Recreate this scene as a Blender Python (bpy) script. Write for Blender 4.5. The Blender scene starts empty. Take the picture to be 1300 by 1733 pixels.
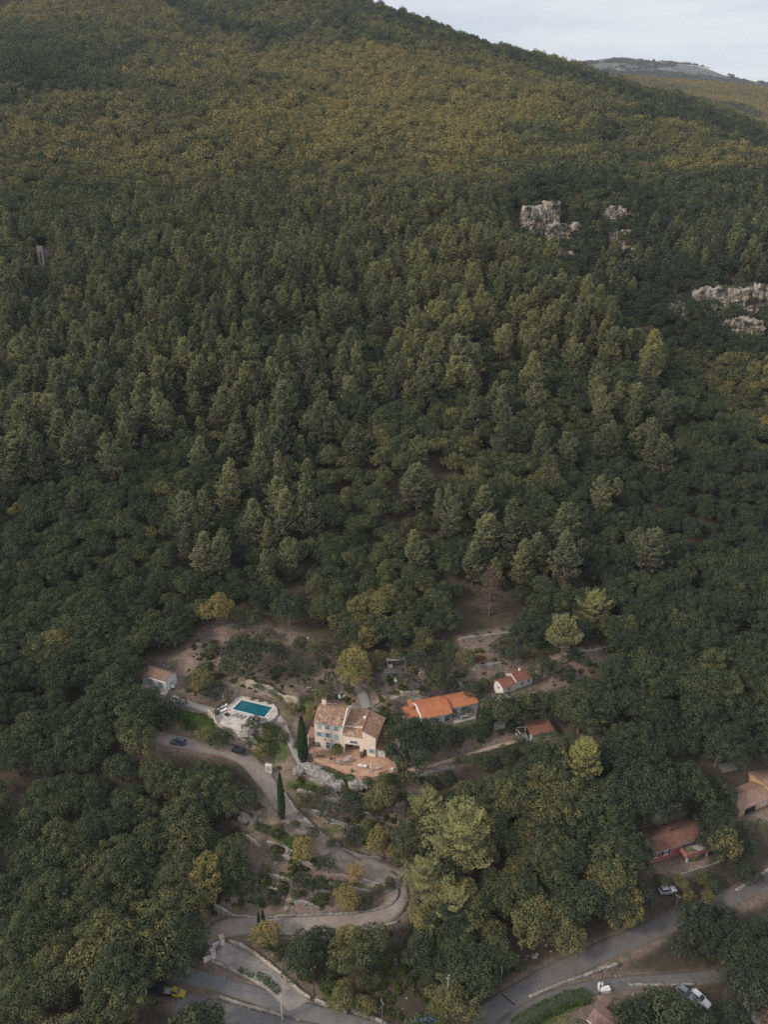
import bpy, math, random
import numpy as np
from mathutils import Vector, Matrix, noise as mnoise

SC = bpy.context.scene
COL = SC.collection
R = math.radians
# ------------------------------------------------------------------ camera, sky, sun, exposure
PITCH, FPX, CZ = R(21.0), 1237.0, 160.0
cp, sp = math.cos(PITCH), math.sin(PITCH)
cam_d = bpy.data.cameras.new('camera')
cam = bpy.data.objects.new('camera', cam_d)
COL.objects.link(cam)
cam.location = (0, 0, CZ)
cam.rotation_euler = (math.pi / 2 - PITCH, 0, 0)
cam_d.sensor_fit = 'VERTICAL'
cam_d.sensor_height = 36.0
cam_d.lens = FPX / 1733.0 * 36.0
cam_d.clip_start, cam_d.clip_end = 1.0, 30000.0
SC.camera = cam

SUN_EL, SUN_AZ = R(34), R(248)           # azimuth clockwise from +Y
world = bpy.data.worlds.new('World')
SC.world = world
world.use_nodes = True
wn, wl = world.node_tree.nodes, world.node_tree.links
bg = wn['Background']
sky = wn.new('ShaderNodeTexSky')
sky.sky_type = 'NISHITA'
sky.sun_disc = False
sky.sun_elevation = SUN_EL
sky.sun_rotation = SUN_AZ
sky.altitude = 400
tcw = wn.new('ShaderNodeTexCoord')
mpw = wn.new('ShaderNodeMapping')
mpw.inputs['Rotation'].default_value = (0.25, 0.42, 0.15)
mpw.inputs['Scale'].default_value = (2.0, 3.0, 16.0)
nzw = wn.new('ShaderNodeTexNoise')
nzw.inputs['Scale'].default_value = 1.5
nzw.inputs['Detail'].default_value = 6
nzw.inputs['Roughness'].default_value = 0.55
rpw = wn.new('ShaderNodeValToRGB')
rpw.color_ramp.elements[0].position = 0.36
rpw.color_ramp.elements[0].color = (0.62, 0.62, 0.62, 1)
rpw.color_ramp.elements[1].position = 0.62
rpw.color_ramp.elements[1].color = (1, 1, 1, 1)
mxw = wn.new('ShaderNodeMix')
mxw.data_type = 'RGBA'
mxw.inputs['B'].default_value = (7.1, 7.35, 7.8, 1)
wl.new(tcw.outputs['Generated'], mpw.inputs['Vector'])
wl.new(mpw.outputs['Vector'], nzw.inputs['Vector'])
wl.new(nzw.outputs['Fac'], rpw.inputs['Fac'])
wl.new(rpw.outputs['Color'], mxw.inputs['Factor'])
wl.new(sky.outputs['Color'], mxw.inputs['A'])
wl.new(mxw.outputs['Result'], bg.inputs['Color'])
bg.inputs['Strength'].default_value = 0.10

sun_d = bpy.data.lights.new('sun', 'SUN')
sun_d.energy = 2.4
sun_d.angle = R(10)
sun_d.color = (1.0, 0.86, 0.70)
sun = bpy.data.objects.new('sun', sun_d)
COL.objects.link(sun)
sdir = Vector((math.sin(SUN_AZ) * math.cos(SUN_EL), math.cos(SUN_AZ) * math.cos(SUN_EL), math.sin(SUN_EL)))
sun.rotation_euler = (-sdir).to_track_quat('-Z', 'Y').to_euler()

SC.view_settings.view_transform = 'Standard'
SC.view_settings.look = 'None'
SC.view_settings.exposure = 0.22
SC.view_settings.gamma = 1.0
SC.render.engine = 'CYCLES'
cy = SC.cycles
cy.max_bounces = 5
cy.diffuse_bounces = 2
cy.glossy_bounces = 2
cy.transmission_bounces = 3
cy.transparent_max_bounces = 6
cy.volume_bounces = 0
cy.use_denoising = False
cy.use_adaptive_sampling = True
cy.adaptive_threshold = 0.01
cy.caustics_reflective = cy.caustics_refractive = False

# ------------------------------------------------------------------ helpers
rng = np.random.default_rng(7)
random.seed(7)


def ray_dir(u, v):
    xc, yc = (u - 650.0) / FPX, -(v - 866.5) / FPX
    return np.array((xc, cp + yc * sp, -sp + yc * cp))


def project(P):
    P = np.atleast_2d(np.asarray(P, float))
    z = P[:, 2] - CZ
    d = P[:, 1] * cp - z * sp
    dd = np.where(d > 1, d, 1)
    return 650 + FPX * P[:, 0] / dd, 866.5 - FPX * (P[:, 1] * sp + z * cp) / dd, d


def hash2(ix, iy, seed):
    h = (ix * 374761393 + iy * 668265263 + seed * 1442695041) & 0xFFFFFFFF
    h = ((h ^ (h >> 13)) * 1274126177) & 0xFFFFFFFF
    return ((h ^ (h >> 16)) & 0xFFFF) / 65535.0


def vnoise(x, y, seed=0):
    x, y = np.asarray(x, float), np.asarray(y, float)
    ix, iy = np.floor(x).astype(np.int64), np.floor(y).astype(np.int64)
    fx, fy = x - ix, y - iy
    fx, fy = fx * fx * (3 - 2 * fx), fy * fy * (3 - 2 * fy)
    a, b = hash2(ix, iy, seed), hash2(ix + 1, iy, seed)
    c, d = hash2(ix, iy + 1, seed), hash2(ix + 1, iy + 1, seed)
    return (a + (b - a) * fx) * (1 - fy) + (c + (d - c) * fx) * fy


def fbm(x, y, seed=0, oct=4):
    s, a, t = 0, 0.5, 0
    for i in range(oct):
        s = s + a * vnoise(x * 2 ** i, y * 2 ** i, seed + i * 17)
        t += a
        a *= 0.5
    return s / t * 2 - 1


def inpoly(u, v, poly):
    u, v = np.asarray(u, float), np.asarray(v, float)
    r = np.zeros(u.shape, bool)
    n = len(poly)
    for i in range(n):
        x1, y1 = poly[i]
        x2, y2 = poly[(i + 1) % n]
        c = (y1 > v) != (y2 > v)
        xx = (x2 - x1) * (v - y1) / ((y2 - y1) if y2 != y1 else 1e-9) + x1
        r ^= c & (u < xx)
    return r


def smooth(t):
    t = np.clip(t, 0, 1)
    return t * t * (3 - 2 * t)


# ------------------------------------------------------------------ terrain heights
PV = np.array([-140, -100, 0, 100, 200, 300, 400, 500, 600, 700, 800, 900, 1000, 1100, 1170, 1240, 1300, 1400, 1500, 1600, 1733, 1900], float)
PD = np.array([1740, 1610, 1290, 1030, 790, 615, 495, 415, 365, 328, 298, 275, 255, 234, 219, 208, 201, 190, 178, 165, 150, 133], float)


def base_d(v):
    return float(np.interp(v, PV, PD))


ctrl = []
for iu, u in enumerate((-240, 0, 220, 440, 650, 860, 1080, 1300, 1520)):
    for iv, v in enumerate((1900, 1733, 1600, 1500, 1400, 1300, 1240, 1170, 1100, 1000, 900, 800, 700, 600)):
        if u > 1000 and v < 790: continue
        if u >= 860 and v <= 600: continue
        w = 1 + 0.012 * math.sin(iu * 2.1 + iv * 1.3) * (1 if (v > 1600 or v < 1000) else 0.2)
        if u >= 1300 and v > 1000: w *= 1.02
        ctrl.append((u, v, base_d(v) * w))
    if u <= 700:
        for iv, v in enumerate((500, 400, 300, 200, 100)):
            w = 1 + 0.03 * math.sin(iu * 1.7 + iv * 2.3)
            ctrl.append((u, v, base_d(v) * w))
for u in (-240, 0, 220, 380):
    ctrl += [(u, 0, 1290 + 20 * math.sin(u)), (u, -100, 1600)]
# spur crest, ravine behind it and the opposite slope with its cliffs
crest = [(830, 385, 500), (900, 440, 440), (980, 510, 396), (1050, 580, 365), (1120, 650, 341), (1200, 720, 322), (1300, 790, 306), (1450, 860, 295)]
ctrl += [(850, 470, 432), (950, 570, 376), (1020, 640, 346), (760, 330, 575), (780, 420, 478)]
ctrl += crest
behind = []
for (u, v, d) in crest[1:]:
    p = ray_dir(u, v) * d
    behind.append((p[0] / p[1], math.log(p[1] + 16), p[2] + 1.5))
    behind.append((p[0] / p[1], math.log(p[1] + 52), p[2] - 30))
ctrl += [(900, 412, 575), (945, 440, 565), (1000, 497, 520), (1100, 565, 480), (1200, 605, 452), (1300, 680, 408), (1450, 740, 380),
         (870, 345, 592), (935, 345, 602), (1050, 350, 612), (1110, 395, 590), (1050, 430, 560), (1100, 480, 535), (1000, 400, 575),
         (1185, 556, 476), (1190, 490, 490), (1290, 560, 470), (1290, 490, 486), (1450, 560, 460), (1450, 490, 480),
         (850, 300, 650), (1000, 300, 690), (1150, 300, 700), (1300, 300, 740), (1150, 400, 592), (1300, 400, 575), (1450, 400, 570),
         (820, 200, 840), (1000, 200, 900), (860, 120, 1090), (1130, 230, 910)]
ridge = [(500, -14, 1345), (560, 2, 1330), (640, 25, 1310), (700, 44, 1295), (760, 65, 1280), (830, 88, 1265), (900, 103, 1250), (980, 124, 1230), (1100, 170, 1180), (1200, 199, 1120), (1300, 233, 1040), (1450, 285, 950)]
ctrl += ridge
A, B, Z = [], [], []
for (u, v, d) in ctrl:
    p = ray_dir(u, v) * d
    A.append(p[0] / p[1]); B.append(math.log(p[1])); Z.append(p[2])
for a, b, z in behind:
    A.append(a); B.append(b); Z.append(z)
for (u, v, d) in ridge + [(0, -160, 1760), (300, -160, 1760), (-240, -160, 1760)]:
    p = ray_dir(u, v) * d
    for k, dz in ((1.18, -45), (1.6, -220)):
        A.append(p[0] / p[1]); B.append(math.log(p[1] * k)); Z.append(p[2] + dz)
A, B, Z = map(np.array, (A, B, Z))
CC = 0.05


def phi(a, b, a0, b0):
    return np.sqrt((a - a0) ** 2 + (b - b0) ** 2 + CC * CC)


Kmat = phi(A[:, None], B[:, None], A[None], B[None])
n = len(A)
Pm = np.stack([np.ones(n), A, B], 1)
M = np.block([[Kmat + np.eye(n) * 1e-4, Pm], [Pm.T, np.zeros((3, 3))]])
sol = np.linalg.solve(M, np.concatenate([Z, np.zeros(3)]))

NA, NB = 560, 760
a_ax = np.linspace(-0.98, 0.98, NA)
b_ax = np.linspace(math.log(45), math.log(2900), NB)
GA, GB = np.meshgrid(a_ax, b_ax)
H = np.zeros_like(GA)
for i in range(n):
    H += sol[i] * phi(GA, GB, A[i], B[i])
H += sol[n] + sol[n + 1] * GA + sol[n + 2] * GB
GY = np.exp(GB); GX = GA * GY
far = smooth((GY - 260) / 300)
crestf = 1 - smooth((GY - 1000) / 350) * .8
H += fbm(GX / 70, GY / 70, 3, 4) * (0.6 + 5.5 * far * crestf) + (fbm(GX / 260, GY / 260, 9, 3) * 16 + fbm(GX / 120, GY / 190, 13, 3) * 13 * smooth((GY - 480) / 250)) * far * crestf
H += fbm(GX / 9, GY / 9, 21, 3) * 0.35
H += CZ


class Ter:
    pass


T = Ter(); T.H = H


def hgt(x, y, G=None):
    G = T.H if G is None else G
    x, y = np.asarray(x, float), np.asarray(y, float)
    y = np.maximum(y, 45.5)
    fa = np.clip((x / y - a_ax[0]) / (a_ax[1] - a_ax[0]), 0, NA - 1.001)
    fb = np.clip((np.log(y) - b_ax[0]) / (b_ax[1] - b_ax[0]), 0, NB - 1.001)
    ia, ib = fa.astype(int), fb.astype(int)
    ta, tb = fa - ia, fb - ib
    return (G[ib, ia] * (1 - ta) + G[ib, ia + 1] * ta) * (1 - tb) + (G[ib + 1, ia] * (1 - ta) + G[ib + 1, ia + 1] * ta) * tb


DS = np.geomspace(60, 3000, 1600)


def hit(u, v, G=None):
    d = ray_dir(u, v)
    P = DS[:, None] * d
    f = P[:, 2] + CZ - hgt(P[:, 0], P[:, 1], G)
    k = int(np.argmax(f < 0))
    if k == 0: k = len(DS) - 1
    t = f[k - 1] / (f[k - 1] - f[k] + 1e-9)
    dd = DS[k - 1] + (DS[k] - DS[k - 1]) * t
    p = dd * d
    return np.array((p[0], p[1], p[2] + CZ))


def onplane(u, v, z):
    d = ray_dir(u, v)
    k = (z - CZ) / d[2]
    return np.array((d[0] * k, d[1] * k, z))


def px(pts, G=None):
    return [hit(u, v, G) for u, v in pts]


def resample(P, step):
    P = np.array(P)
    seg = np.linalg.norm(np.diff(P[:, :2], axis=0), axis=1)
    s = np.concatenate([[0], np.cumsum(seg)])
    m = max(2, int(s[-1] / step) + 1)
    t = np.linspace(0, s[-1], m)
    return np.stack([np.interp(t, s, P[:, k]) for k in range(P.shape[1])], 1)


def smooth_line(P, it=3):
    P = np.array(P, float)
    for _ in range(it):
        Q = P.copy()
        Q[1:-1] = 0.25 * P[:-2] + 0.5 * P[1:-1] + 0.25 * P[2:]
        P = Q
    return P


ROADS = {   # name: (pixel line, half width, G smoothing)
    'driveway': ([(225, 1236), (262, 1245), (300, 1257), (345, 1262), (400, 1271), (431, 1286), (448, 1318), (466, 1350), (490, 1376), (515, 1398), (542, 1428), (573, 1457), (610, 1474), (650, 1478), (680, 1492), (688, 1520), (670, 1546), (638, 1556), (576, 1560), (515, 1566), (453, 1567), (391, 1564), (345, 1572), (340, 1588), (352, 1600)], 2.8),
    'entrance_ramp': ([(356, 1602), (372, 1609), (392, 1614), (435, 1635), (472, 1662), (497, 1691), (520, 1715)], 2.6),
    'turning_area': ([(592, 1462), (625, 1474), (655, 1481), (676, 1494)], 4.6),
    'lane': ([(250, 1636), (297, 1646), (343, 1657), (392, 1672), (454, 1692), (490, 1708), (530, 1716), (575, 1722), (620, 1736), (660, 1752)], 1.9),
    'lower_road': ([(300, 1694), (340, 1702), (380, 1714), (420, 1726), (470, 1740), (520, 1750), (600, 1764)], 2.3),
    'road': ([(720, 1772), (797, 1731), (831, 1712), (868, 1689), (908, 1665), (961, 1637), (1023, 1609), (1085, 1582), (1146, 1558), (1205, 1533), (1254, 1511), (1300, 1490), (1360, 1462)], 2.5),
    'side_road': ([(850, 1745), (872, 1722), (908, 1700), (954, 1682), (1000, 1672), (1048, 1663), (1115, 1661), (1177, 1657), (1232, 1648), (1300, 1632)], 1.7),
    'footpath': ([(471, 1214), (481, 1231), (493, 1251), (499, 1270), (503, 1289), (510, 1304), (528, 1317), (547, 1326), (573, 1340)], 1.1),
    'garden_path': ([(690, 1305), (742, 1294), (789, 1279), (826, 1268), (845, 1258), (880, 1254)], 0.8),
    'gravel_path': ([(290, 1180), (330, 1196), (362, 1204)], 1.3),
    'upper_path': ([(578, 1150), (612, 1162), (626, 1180), (620, 1200)], 1.6),
}
H0 = T.H.copy()
road_pts = {}
roadmask = np.zeros_like(H)
FLAT = []        # (points with z, radius, falloff)
for nm, (pl, hw) in ROADS.items():
    P = resample(smooth_line(resample(px(pl, H0), 3.0), 4), 1.5)
    P[:, 2] = smooth_line(np.stack([P[:, 2]] * 3, 1), 14)[:, 0]
    road_pts[nm] = P
    FLAT.append((P, hw + 0.8, 2.6, True))


def pad(pts, z_uv, r, fall=3.0, dz=0.0):
    z = hit(z_uv[0], z_uv[1], H0)[2] + dz
    P = np.array([onplane(u, v, z) for u, v in pts])
    FLAT.append((P, r, fall, False))
    return z


Z_HOUSE = pad([(545, 1258), (590, 1262), (640, 1262), (640, 1290), (560, 1285)], (560, 1275), 5.0, 2.5)
Z_POOL = pad([(378, 1205), (425, 1200), (455, 1204)], (430, 1215), 6.5, 2.5, 0.8)
Z_CABIN = pad([(250, 1150), (290, 1150)], (275, 1165), 5, 3)
Z_ORANGE = pad([(715, 1205), (760, 1200), (815, 1190)], (760, 1211), 6, 3)
Z_WHITE = pad([(850, 1165), (895, 1155)], (870, 1172), 4.5, 3)
Z_SHED = pad([(895, 1245), (930, 1240)], (900, 1253), 4, 2.5)
Z_RED = pad([(1105, 1450), (1180, 1430)], (1130, 1458), 5, 3)
Z_OCHRE = pad([(1240, 1375), (1310, 1360)], (1248, 1384), 6, 3)
Z_HUT = pad([(655, 1128), (688, 1126)], (670, 1130), 2.5, 2)


def seg_dist(P, closed=False, want_side=False, mask=None):
    """distance of every grid vertex to the polyline P, z on it, signed side"""
    D = np.full(GX.shape, 1e9); ZZ = np.zeros_like(D); S = np.zeros_like(D)
    x0, x1 = P[:, 0].min() - 25, P[:, 0].max() + 25
    y0, y1 = P[:, 1].min() - 25, P[:, 1].max() + 25
    idx = np.where((GX > x0) & (GX < x1) & (GY > y0) & (GY < y1))
    gx, gy = GX[idx], GY[idx]
    d = np.full(gx.shape, 1e9); zz = np.zeros_like(d); ss = np.zeros_like(d)
    for i in range(len(P) - 1):
        ax, ay, az = P[i, :3]; bx, by, bz = P[i + 1, :3]
        dx, dy = bx - ax, by - ay
        L2 = dx * dx + dy * dy + 1e-9
        t = ((gx - ax) * dx + (gy - ay) * dy) / L2
        tc = np.clip(t, 0, 1)
        q = np.hypot(gx - ax - dx * tc, gy - ay - dy * tc)
        m = q < d
        d[m] = q[m]
        zz[m] = (az + (bz - az) * tc)[m]
        if want_side:
            cr = (dx * (gy - ay) - dy * (gx - ax))
            over = ((t < -0.02) & (i == 0)) | ((t > 1.02) & (i == len(P) - 2))
            ss[m] = np.where(over, 0, np.sign(cr))[m]
    D[idx] = d; ZZ[idx] = zz; S[idx] = ss
    return D, ZZ, S


num = np.zeros_like(H); den = np.zeros_like(H); wmax = np.zeros_like(H)
for P, r, fall, isroad in FLAT:
    D, ZZ, _ = seg_dist(P if len(P) > 1 else np.vstack([P, P + 0.01]))
    w = smooth(1 - (D - r) / fall)
    ww = w ** 3 + 1e-12
    num += ww * ZZ; den += ww
    wmax = np.maximum(wmax, w)
    if isroad:
        roadmask = np.maximum(roadmask, smooth(1 - (D - r + 0.8) / 0.8))
H = T.H * (1 - wmax) + (num / den) * wmax
T.H = H
H1 = T.H.copy()
padmask = wmax.copy()

# dry stone retaining walls: (pixel line left to right, step height, back-fill length, extra wall height, tone)
WALLS = [
    ([(393, 1377), (412, 1386), (431, 1398)], 1.5, 7, .1, 'pale rough dry stone wall above the top terrace, left of the drive'),
    ([(411, 1416), (424, 1424), (440, 1437)], 1.1, 6, .1, 'short pale dry stone wall on the second terrace down'),
    ([(458, 1450), (500, 1459), (538, 1471)], 1.2, 6, .1, 'long low stone wall across the middle terrace behind the orange bush'),
    ([(440, 1483), (470, 1490), (498, 1497)], 1.3, 6, .1, 'bulky pale stone wall on the left of the fourth terrace'),
    ([(484, 1526), (515, 1533), (544, 1541)], 1.1, 5, .1, 'thin pale stone edge just above the lower bend of the drive'),
    ([(362, 1541), (400, 1551), (437, 1554)], 2.0, 6, .1, 'broad pitched stone bank beside twin small cypresses'),
    ([(441, 1556), (480, 1551), (545, 1549), (600, 1546), (640, 1540), (661, 1533), (672, 1521), (674, 1505)], 0.9, 4, .15, 'long grey stone wall lining the inside of the hairpin'),
    ([(481, 1343), (502, 1373), (545, 1413), (575, 1433)], 1.2, 5, .15, 'stone wall along the uphill edge of the straight drive'),
    ([(578, 1437), (610, 1449), (650, 1454)], 3.0, 8, .1, 'high grey stone facing above the widening of the drive'),
    ([(568, 1481), (600, 1486), (640, 1496), (668, 1503)], 1.2, 5, .1, 'stone wall across the terrace inside the hairpin'),
    ([(533, 1511), (546, 1512), (560, 1512)], 0.9, 4, .1, 'very short stone wall beside the round orange bush'),
    ([(520, 1374), (532, 1380), (545, 1382)], 0.9, 5, .1, 'scrap of stone wall below the dark olive by the drive'),
    ([(612, 1380), (630, 1386), (650, 1388)], 1.3, 5, .1, 'broken pale stone wall below the bright green tree'),
    ([(668, 1370), (680, 1370), (692, 1367)], 1.6, 5, .1, 'squared grey stone wall on the bare strip by the woods'),
    ([(386, 1592), (412, 1604), (435, 1617), (472, 1645), (506, 1677), (526, 1690)], 1.5, 4, .3, 'cream capped stone wall running down beside the entrance drive'),
    ([(534, 1694), (545, 1699), (557, 1706)], 1.8, 3, .5, 'square stone pier wall at the foot of the entrance drive'),
    ([(570, 1704), (580, 1709), (588, 1716)], 1.6, 3, .5, 'second square stone pier wall near the lower road'),
    ([(594, 1711), (625, 1722), (655, 1735)], 1.5, 3, .4, 'stone wall above the lower road by the yellow green shrub'),
    ([(372, 1688), (417, 1702), (450, 1711), (478, 1720)], 1.0, 2, .1, 'rough stone bank between the two lower lanes'),
    ([(821, 1190), (840, 1184), (860, 1179), (902, 1167)], 1.1, 3, .1, 'stone terrace wall in front of the small white cottage'),
    ([(660, 1187), (695, 1187), (730, 1186)], 0.9, 3, .2, 'tile capped cream wall behind the orange roofed house'),
    ([(677, 1183), (700, 1182), (728, 1181)], 2.0, 4, .1, 'ochre stone retaining wall above the tile capped wall'),
    ([(800, 1133), (830, 1129), (855, 1125), (884, 1122)], 1.2, 5, .1, 'pale stone wall on the slope above the white cottage'),
    ([(940, 1119), (975, 1111), (1010, 1106), (1046, 1099)], 1.5, 5, .1, 'pale stone wall running right from the umbrella pine'),
    ([(690, 1327), (706, 1317), (736, 1308), (772, 1300)], 3.6, 5, .1, 'tall grey curved stone wall below the big dark tree'),
    ([(776, 1086), (820, 1080), (875, 1073)], 1.0, 5, .1, 'faint stone terrace wall below the dead pine'),
    ([(610, 1145), (640, 1142), (690, 1140)], 1.0, 4, .1, 'grey stone terrace wall below the open stone hut'),
    ([(330, 1092), (350, 1098), (372, 1104)], 0.9, 4, .1, 'tumbled pale stones of a wall above the pool cabin'),
    ([(1103, 1391), (1120, 1380), (1138, 1370)], 2.2, 4, .1, 'grey stone wall behind the red house'),
    ([(1175, 1350), (1190, 1345), (1206, 1340)], 1.3, 4, .1, 'narrow grey stone wall beside the far thin cypress'),
    ([(1246, 1508), (1270, 1493), (1300, 1474), (1350, 1447)], 1.2, 3, .1, 'pale stone verge wall of the road by the red house'),
    ([(895, 1689), (925, 1676), (949, 1666), (992, 1652), (1017, 1643), (1047, 1634)], 2.4, 3, .35, 'long pale stone wall carrying the road above the side road'),
    ([(1065, 1668), (1100, 1668), (1140, 1669), (1175, 1666)], 1.0, 2, .1, 'low pale stone kerb wall below the side road'),
    ([(524, 1319), (545, 1330), (575, 1348)], 1.0, 2, .1, 'pale stone edging below the curved footpath'),
    ([(400, 1250), (425, 1258), (440, 1268)], 0.8, 2, .1, 'low curb wall beside the parked black car'),
    ([(545, 1391), (580, 1399), (626, 1404)], 1.0, 5, .1, 'stone wall under the green strip right of the straight drive'),
    ([(452, 1428), (480, 1439), (507, 1452)], 1.0, 5, .1, 'stone wall between the first creeper bank and the orange brown tree'),
    ([(556, 1499), (590, 1502), (628, 1507)], .9, 4, .1, 'low stone wall above the round orange olive bush'),
    ([(428, 1500), (455, 1506), (482, 1512)], .9, 4, .1, 'low stone wall left of the fifth terrace olives'),
    ([(503, 1345), (535, 1352), (573, 1357)], .9, 4, .1, 'stone wall behind the fresh green bush by the drive'),
    ([(600, 1368), (625, 1371), (645, 1371)], 1.0, 4, .1, 'short stone wall under the dark evergreen below the terrace'),
    ([(560, 1579), (600, 1576), (640, 1572), (674, 1560)], .2, 1, .25, 'thin pale kerb along the outer edge of the hairpin'),
    ([(455, 1582), (500, 1582), (540, 1580)], .2, 1, .3, 'pale outer kerb of the lower drive by the orange brown bush'),
    ([(352, 1624), (392, 1641), (430, 1660), (468, 1684)], 1.2, 3, .1, 'rough pale stone bank between entrance ramp and lane'),
    ([(418, 1163), (462, 1178), (506, 1193)], 1.9, 4, .35, 'straight cream wall above the swimming pool'),
    ([(620, 1200), (640, 1190), (656, 1187)], 1.2, 4, .1, 'pale stone wall curving behind the farmhouse to the yellow shrub'),
    ([(560, 1143), (590, 1155), (612, 1168)], 1.0, 4, .1, 'rough stone edge along the golden autumn tree'),
    ([(240, 1172), (262, 1179), (285, 1186), (310, 1191)], 1.2, 3, .1, 'rough stone terrace edge in front of the pool cabin'),
]
wall_lines = []
dzm = np.zeros_like(H)
for pl, hh, L, ex, lab in WALLS:
    if hh > .8: hh *= 1.25
    P = resample(px(pl, H1), 1.0)
    wall_lines.append(P)
    D, ZZ, S = seg_dist(P, want_side=True)
    up = (S > 0) & (D < L)
    dz = np.where(up, hh * (1 - (D / L)), 0)
    dzm = np.maximum(dzm, dz)
H = H1 + dzm * (1 - np.clip(roadmask * 1.5, 0, 1)) * (1 - 0.85 * np.clip(padmask - roadmask, 0, 1))
T.H = H

# ------------------------------------------------------------------ materials
def new_mat(name):
    m = bpy.data.materials.new(name)
    m.use_nodes = True
    nt = m.node_tree
    b = nt.nodes['Principled BSDF']
    b.inputs['Roughness'].default_value = 0.8
    if 'Specular IOR Level' in b.inputs: b.inputs['Specular IOR Level'].default_value = 0.25
    return m, nt, b


def N(nt, t, **kw):
    nd = nt.nodes.new(t)
    for k, v in kw.items():
        if hasattr(nd, k) and not k[0].isupper(): setattr(nd, k, v)
    return nd


def ramp(nt, fac, stops):
    r = nt.nodes.new('ShaderNodeValToRGB')
    e = r.color_ramp.elements
    while len(e) < len(stops): e.new(0.5)
    for i, (p, c) in enumerate(stops):
        e[i].position = p
        e[i].color = (c[0], c[1], c[2], 1)
    nt.links.new(fac, r.inputs['Fac'])
    return r.outputs['Color']


def noise_tex(nt, scale, detail=4, rough=0.6, coord='Object', vscale=None):
    tc = nt.nodes.new('ShaderNodeTexCoord')
    nz = nt.nodes.new('ShaderNodeTexNoise')
    nz.inputs['Scale'].default_value = scale
    nz.inputs['Detail'].default_value = detail
    nz.inputs['Roughness'].default_value = rough
    src = tc.outputs[coord]
    if vscale:
        mp = nt.nodes.new('ShaderNodeMapping')
        mp.inputs['Scale'].default_value = vscale
        nt.links.new(src, mp.inputs['Vector'])
        src = mp.outputs['Vector']
    nt.links.new(src, nz.inputs['Vector'])
    return nz.outputs['Fac']


def mixc(nt, fac, a, b, mode='MIX'):
    m = nt.nodes.new('ShaderNodeMix')
    m.data_type = 'RGBA'
    m.blend_type = mode
    for s, v in (('Factor', fac), ('A', a), ('B', b)):
        if isinstance(v, (int, float)): m.inputs[s].default_value = v
        elif isinstance(v, tuple): m.inputs[s].default_value = (v[0], v[1], v[2], 1)
        else: nt.links.new(v, m.inputs[s])
    return m.outputs['Result']


def bump(nt, b, h, strength=0.5, dist=0.1):
    bp = nt.nodes.new('ShaderNodeBump')
    bp.inputs['Strength'].default_value = strength
    bp.inputs['Distance'].default_value = dist
    nt.links.new(h, bp.inputs['Height'])
    nt.links.new(bp.outputs['Normal'], b.inputs['Normal'])


def mat_mottled(name, c1, c2, scale=2.0, rough=0.85, bstr=0.3, bdist=0.05, c3=None):
    m, nt, b = new_mat(name)
    f = noise_tex(nt, scale, 6)
    stops = [(0.3, c1), (0.7, c2)] if c3 is None else [(0.25, c1), (0.5, c2), (0.75, c3)]
    nt.links.new(ramp(nt, f, stops), b.inputs['Base Color'])
    b.inputs['Roughness'].default_value = rough
    if bstr: bump(nt, b, f, bstr, bdist)
    return m


def mat_stone(name, c1, c2, scale=2.2, mortar=(0.10, 0.09, 0.08)):
    m, nt, b = new_mat(name)
    tc = N(nt, 'ShaderNodeTexCoord')
    vo = N(nt, 'ShaderNodeTexVoronoi')
    vo.inputs['Scale'].default_value = scale
    ve = N(nt, 'ShaderNodeTexVoronoi', feature='DISTANCE_TO_EDGE')
    ve.inputs['Scale'].default_value = scale
    mp = N(nt, 'ShaderNodeMapping')
    mp.inputs['Scale'].default_value = (1, 1, 1.7)
    nt.links.new(tc.outputs['Object'], mp.inputs['Vector'])
    nt.links.new(mp.outputs['Vector'], vo.inputs['Vector'])
    nt.links.new(mp.outputs['Vector'], ve.inputs['Vector'])
    sep = N(nt, 'ShaderNodeSeparateColor')
    nt.links.new(vo.outputs['Color'], sep.inputs['Color'])
    c = ramp(nt, sep.outputs['Red'], [(0.0, c1), (1.0, c2)])
    nz = noise_tex(nt, 0.45, 5)
    c = mixc(nt, ramp(nt, nz, [(0.45, (0, 0, 0)), (0.75, (0.75, 0.75, 0.75))]), c, (c1[0] * .45, c1[1] * .47, c1[2] * .42))
    e = ramp(nt, ve.outputs['Distance'], [(0.02, (1, 1, 1)), (0.10, (0, 0, 0))])
    nt.links.new(mixc(nt, e, c, mortar), b.inputs['Base Color'])
    bump(nt, b, ve.outputs['Distance'], 0.9, 0.25)
    b.inputs['Roughness'].default_value = 0.95
    return m


def mat_plain(name, c, rough=0.5, metal=0.0, spec=0.3):
    m, nt, b = new_mat(name)
    f = noise_tex(nt, 3.0, 3)
    nt.links.new(ramp(nt, f, [(0.2, tuple(x * 0.86 for x in c)), (0.8, tuple(min(1, x * 1.1) for x in c))]), b.inputs['Base Color'])
    b.inputs['Roughness'].default_value = rough
    b.inputs['Metallic'].default_value = metal
    b.inputs['Specular IOR Level'].default_value = spec
    return m


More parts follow.
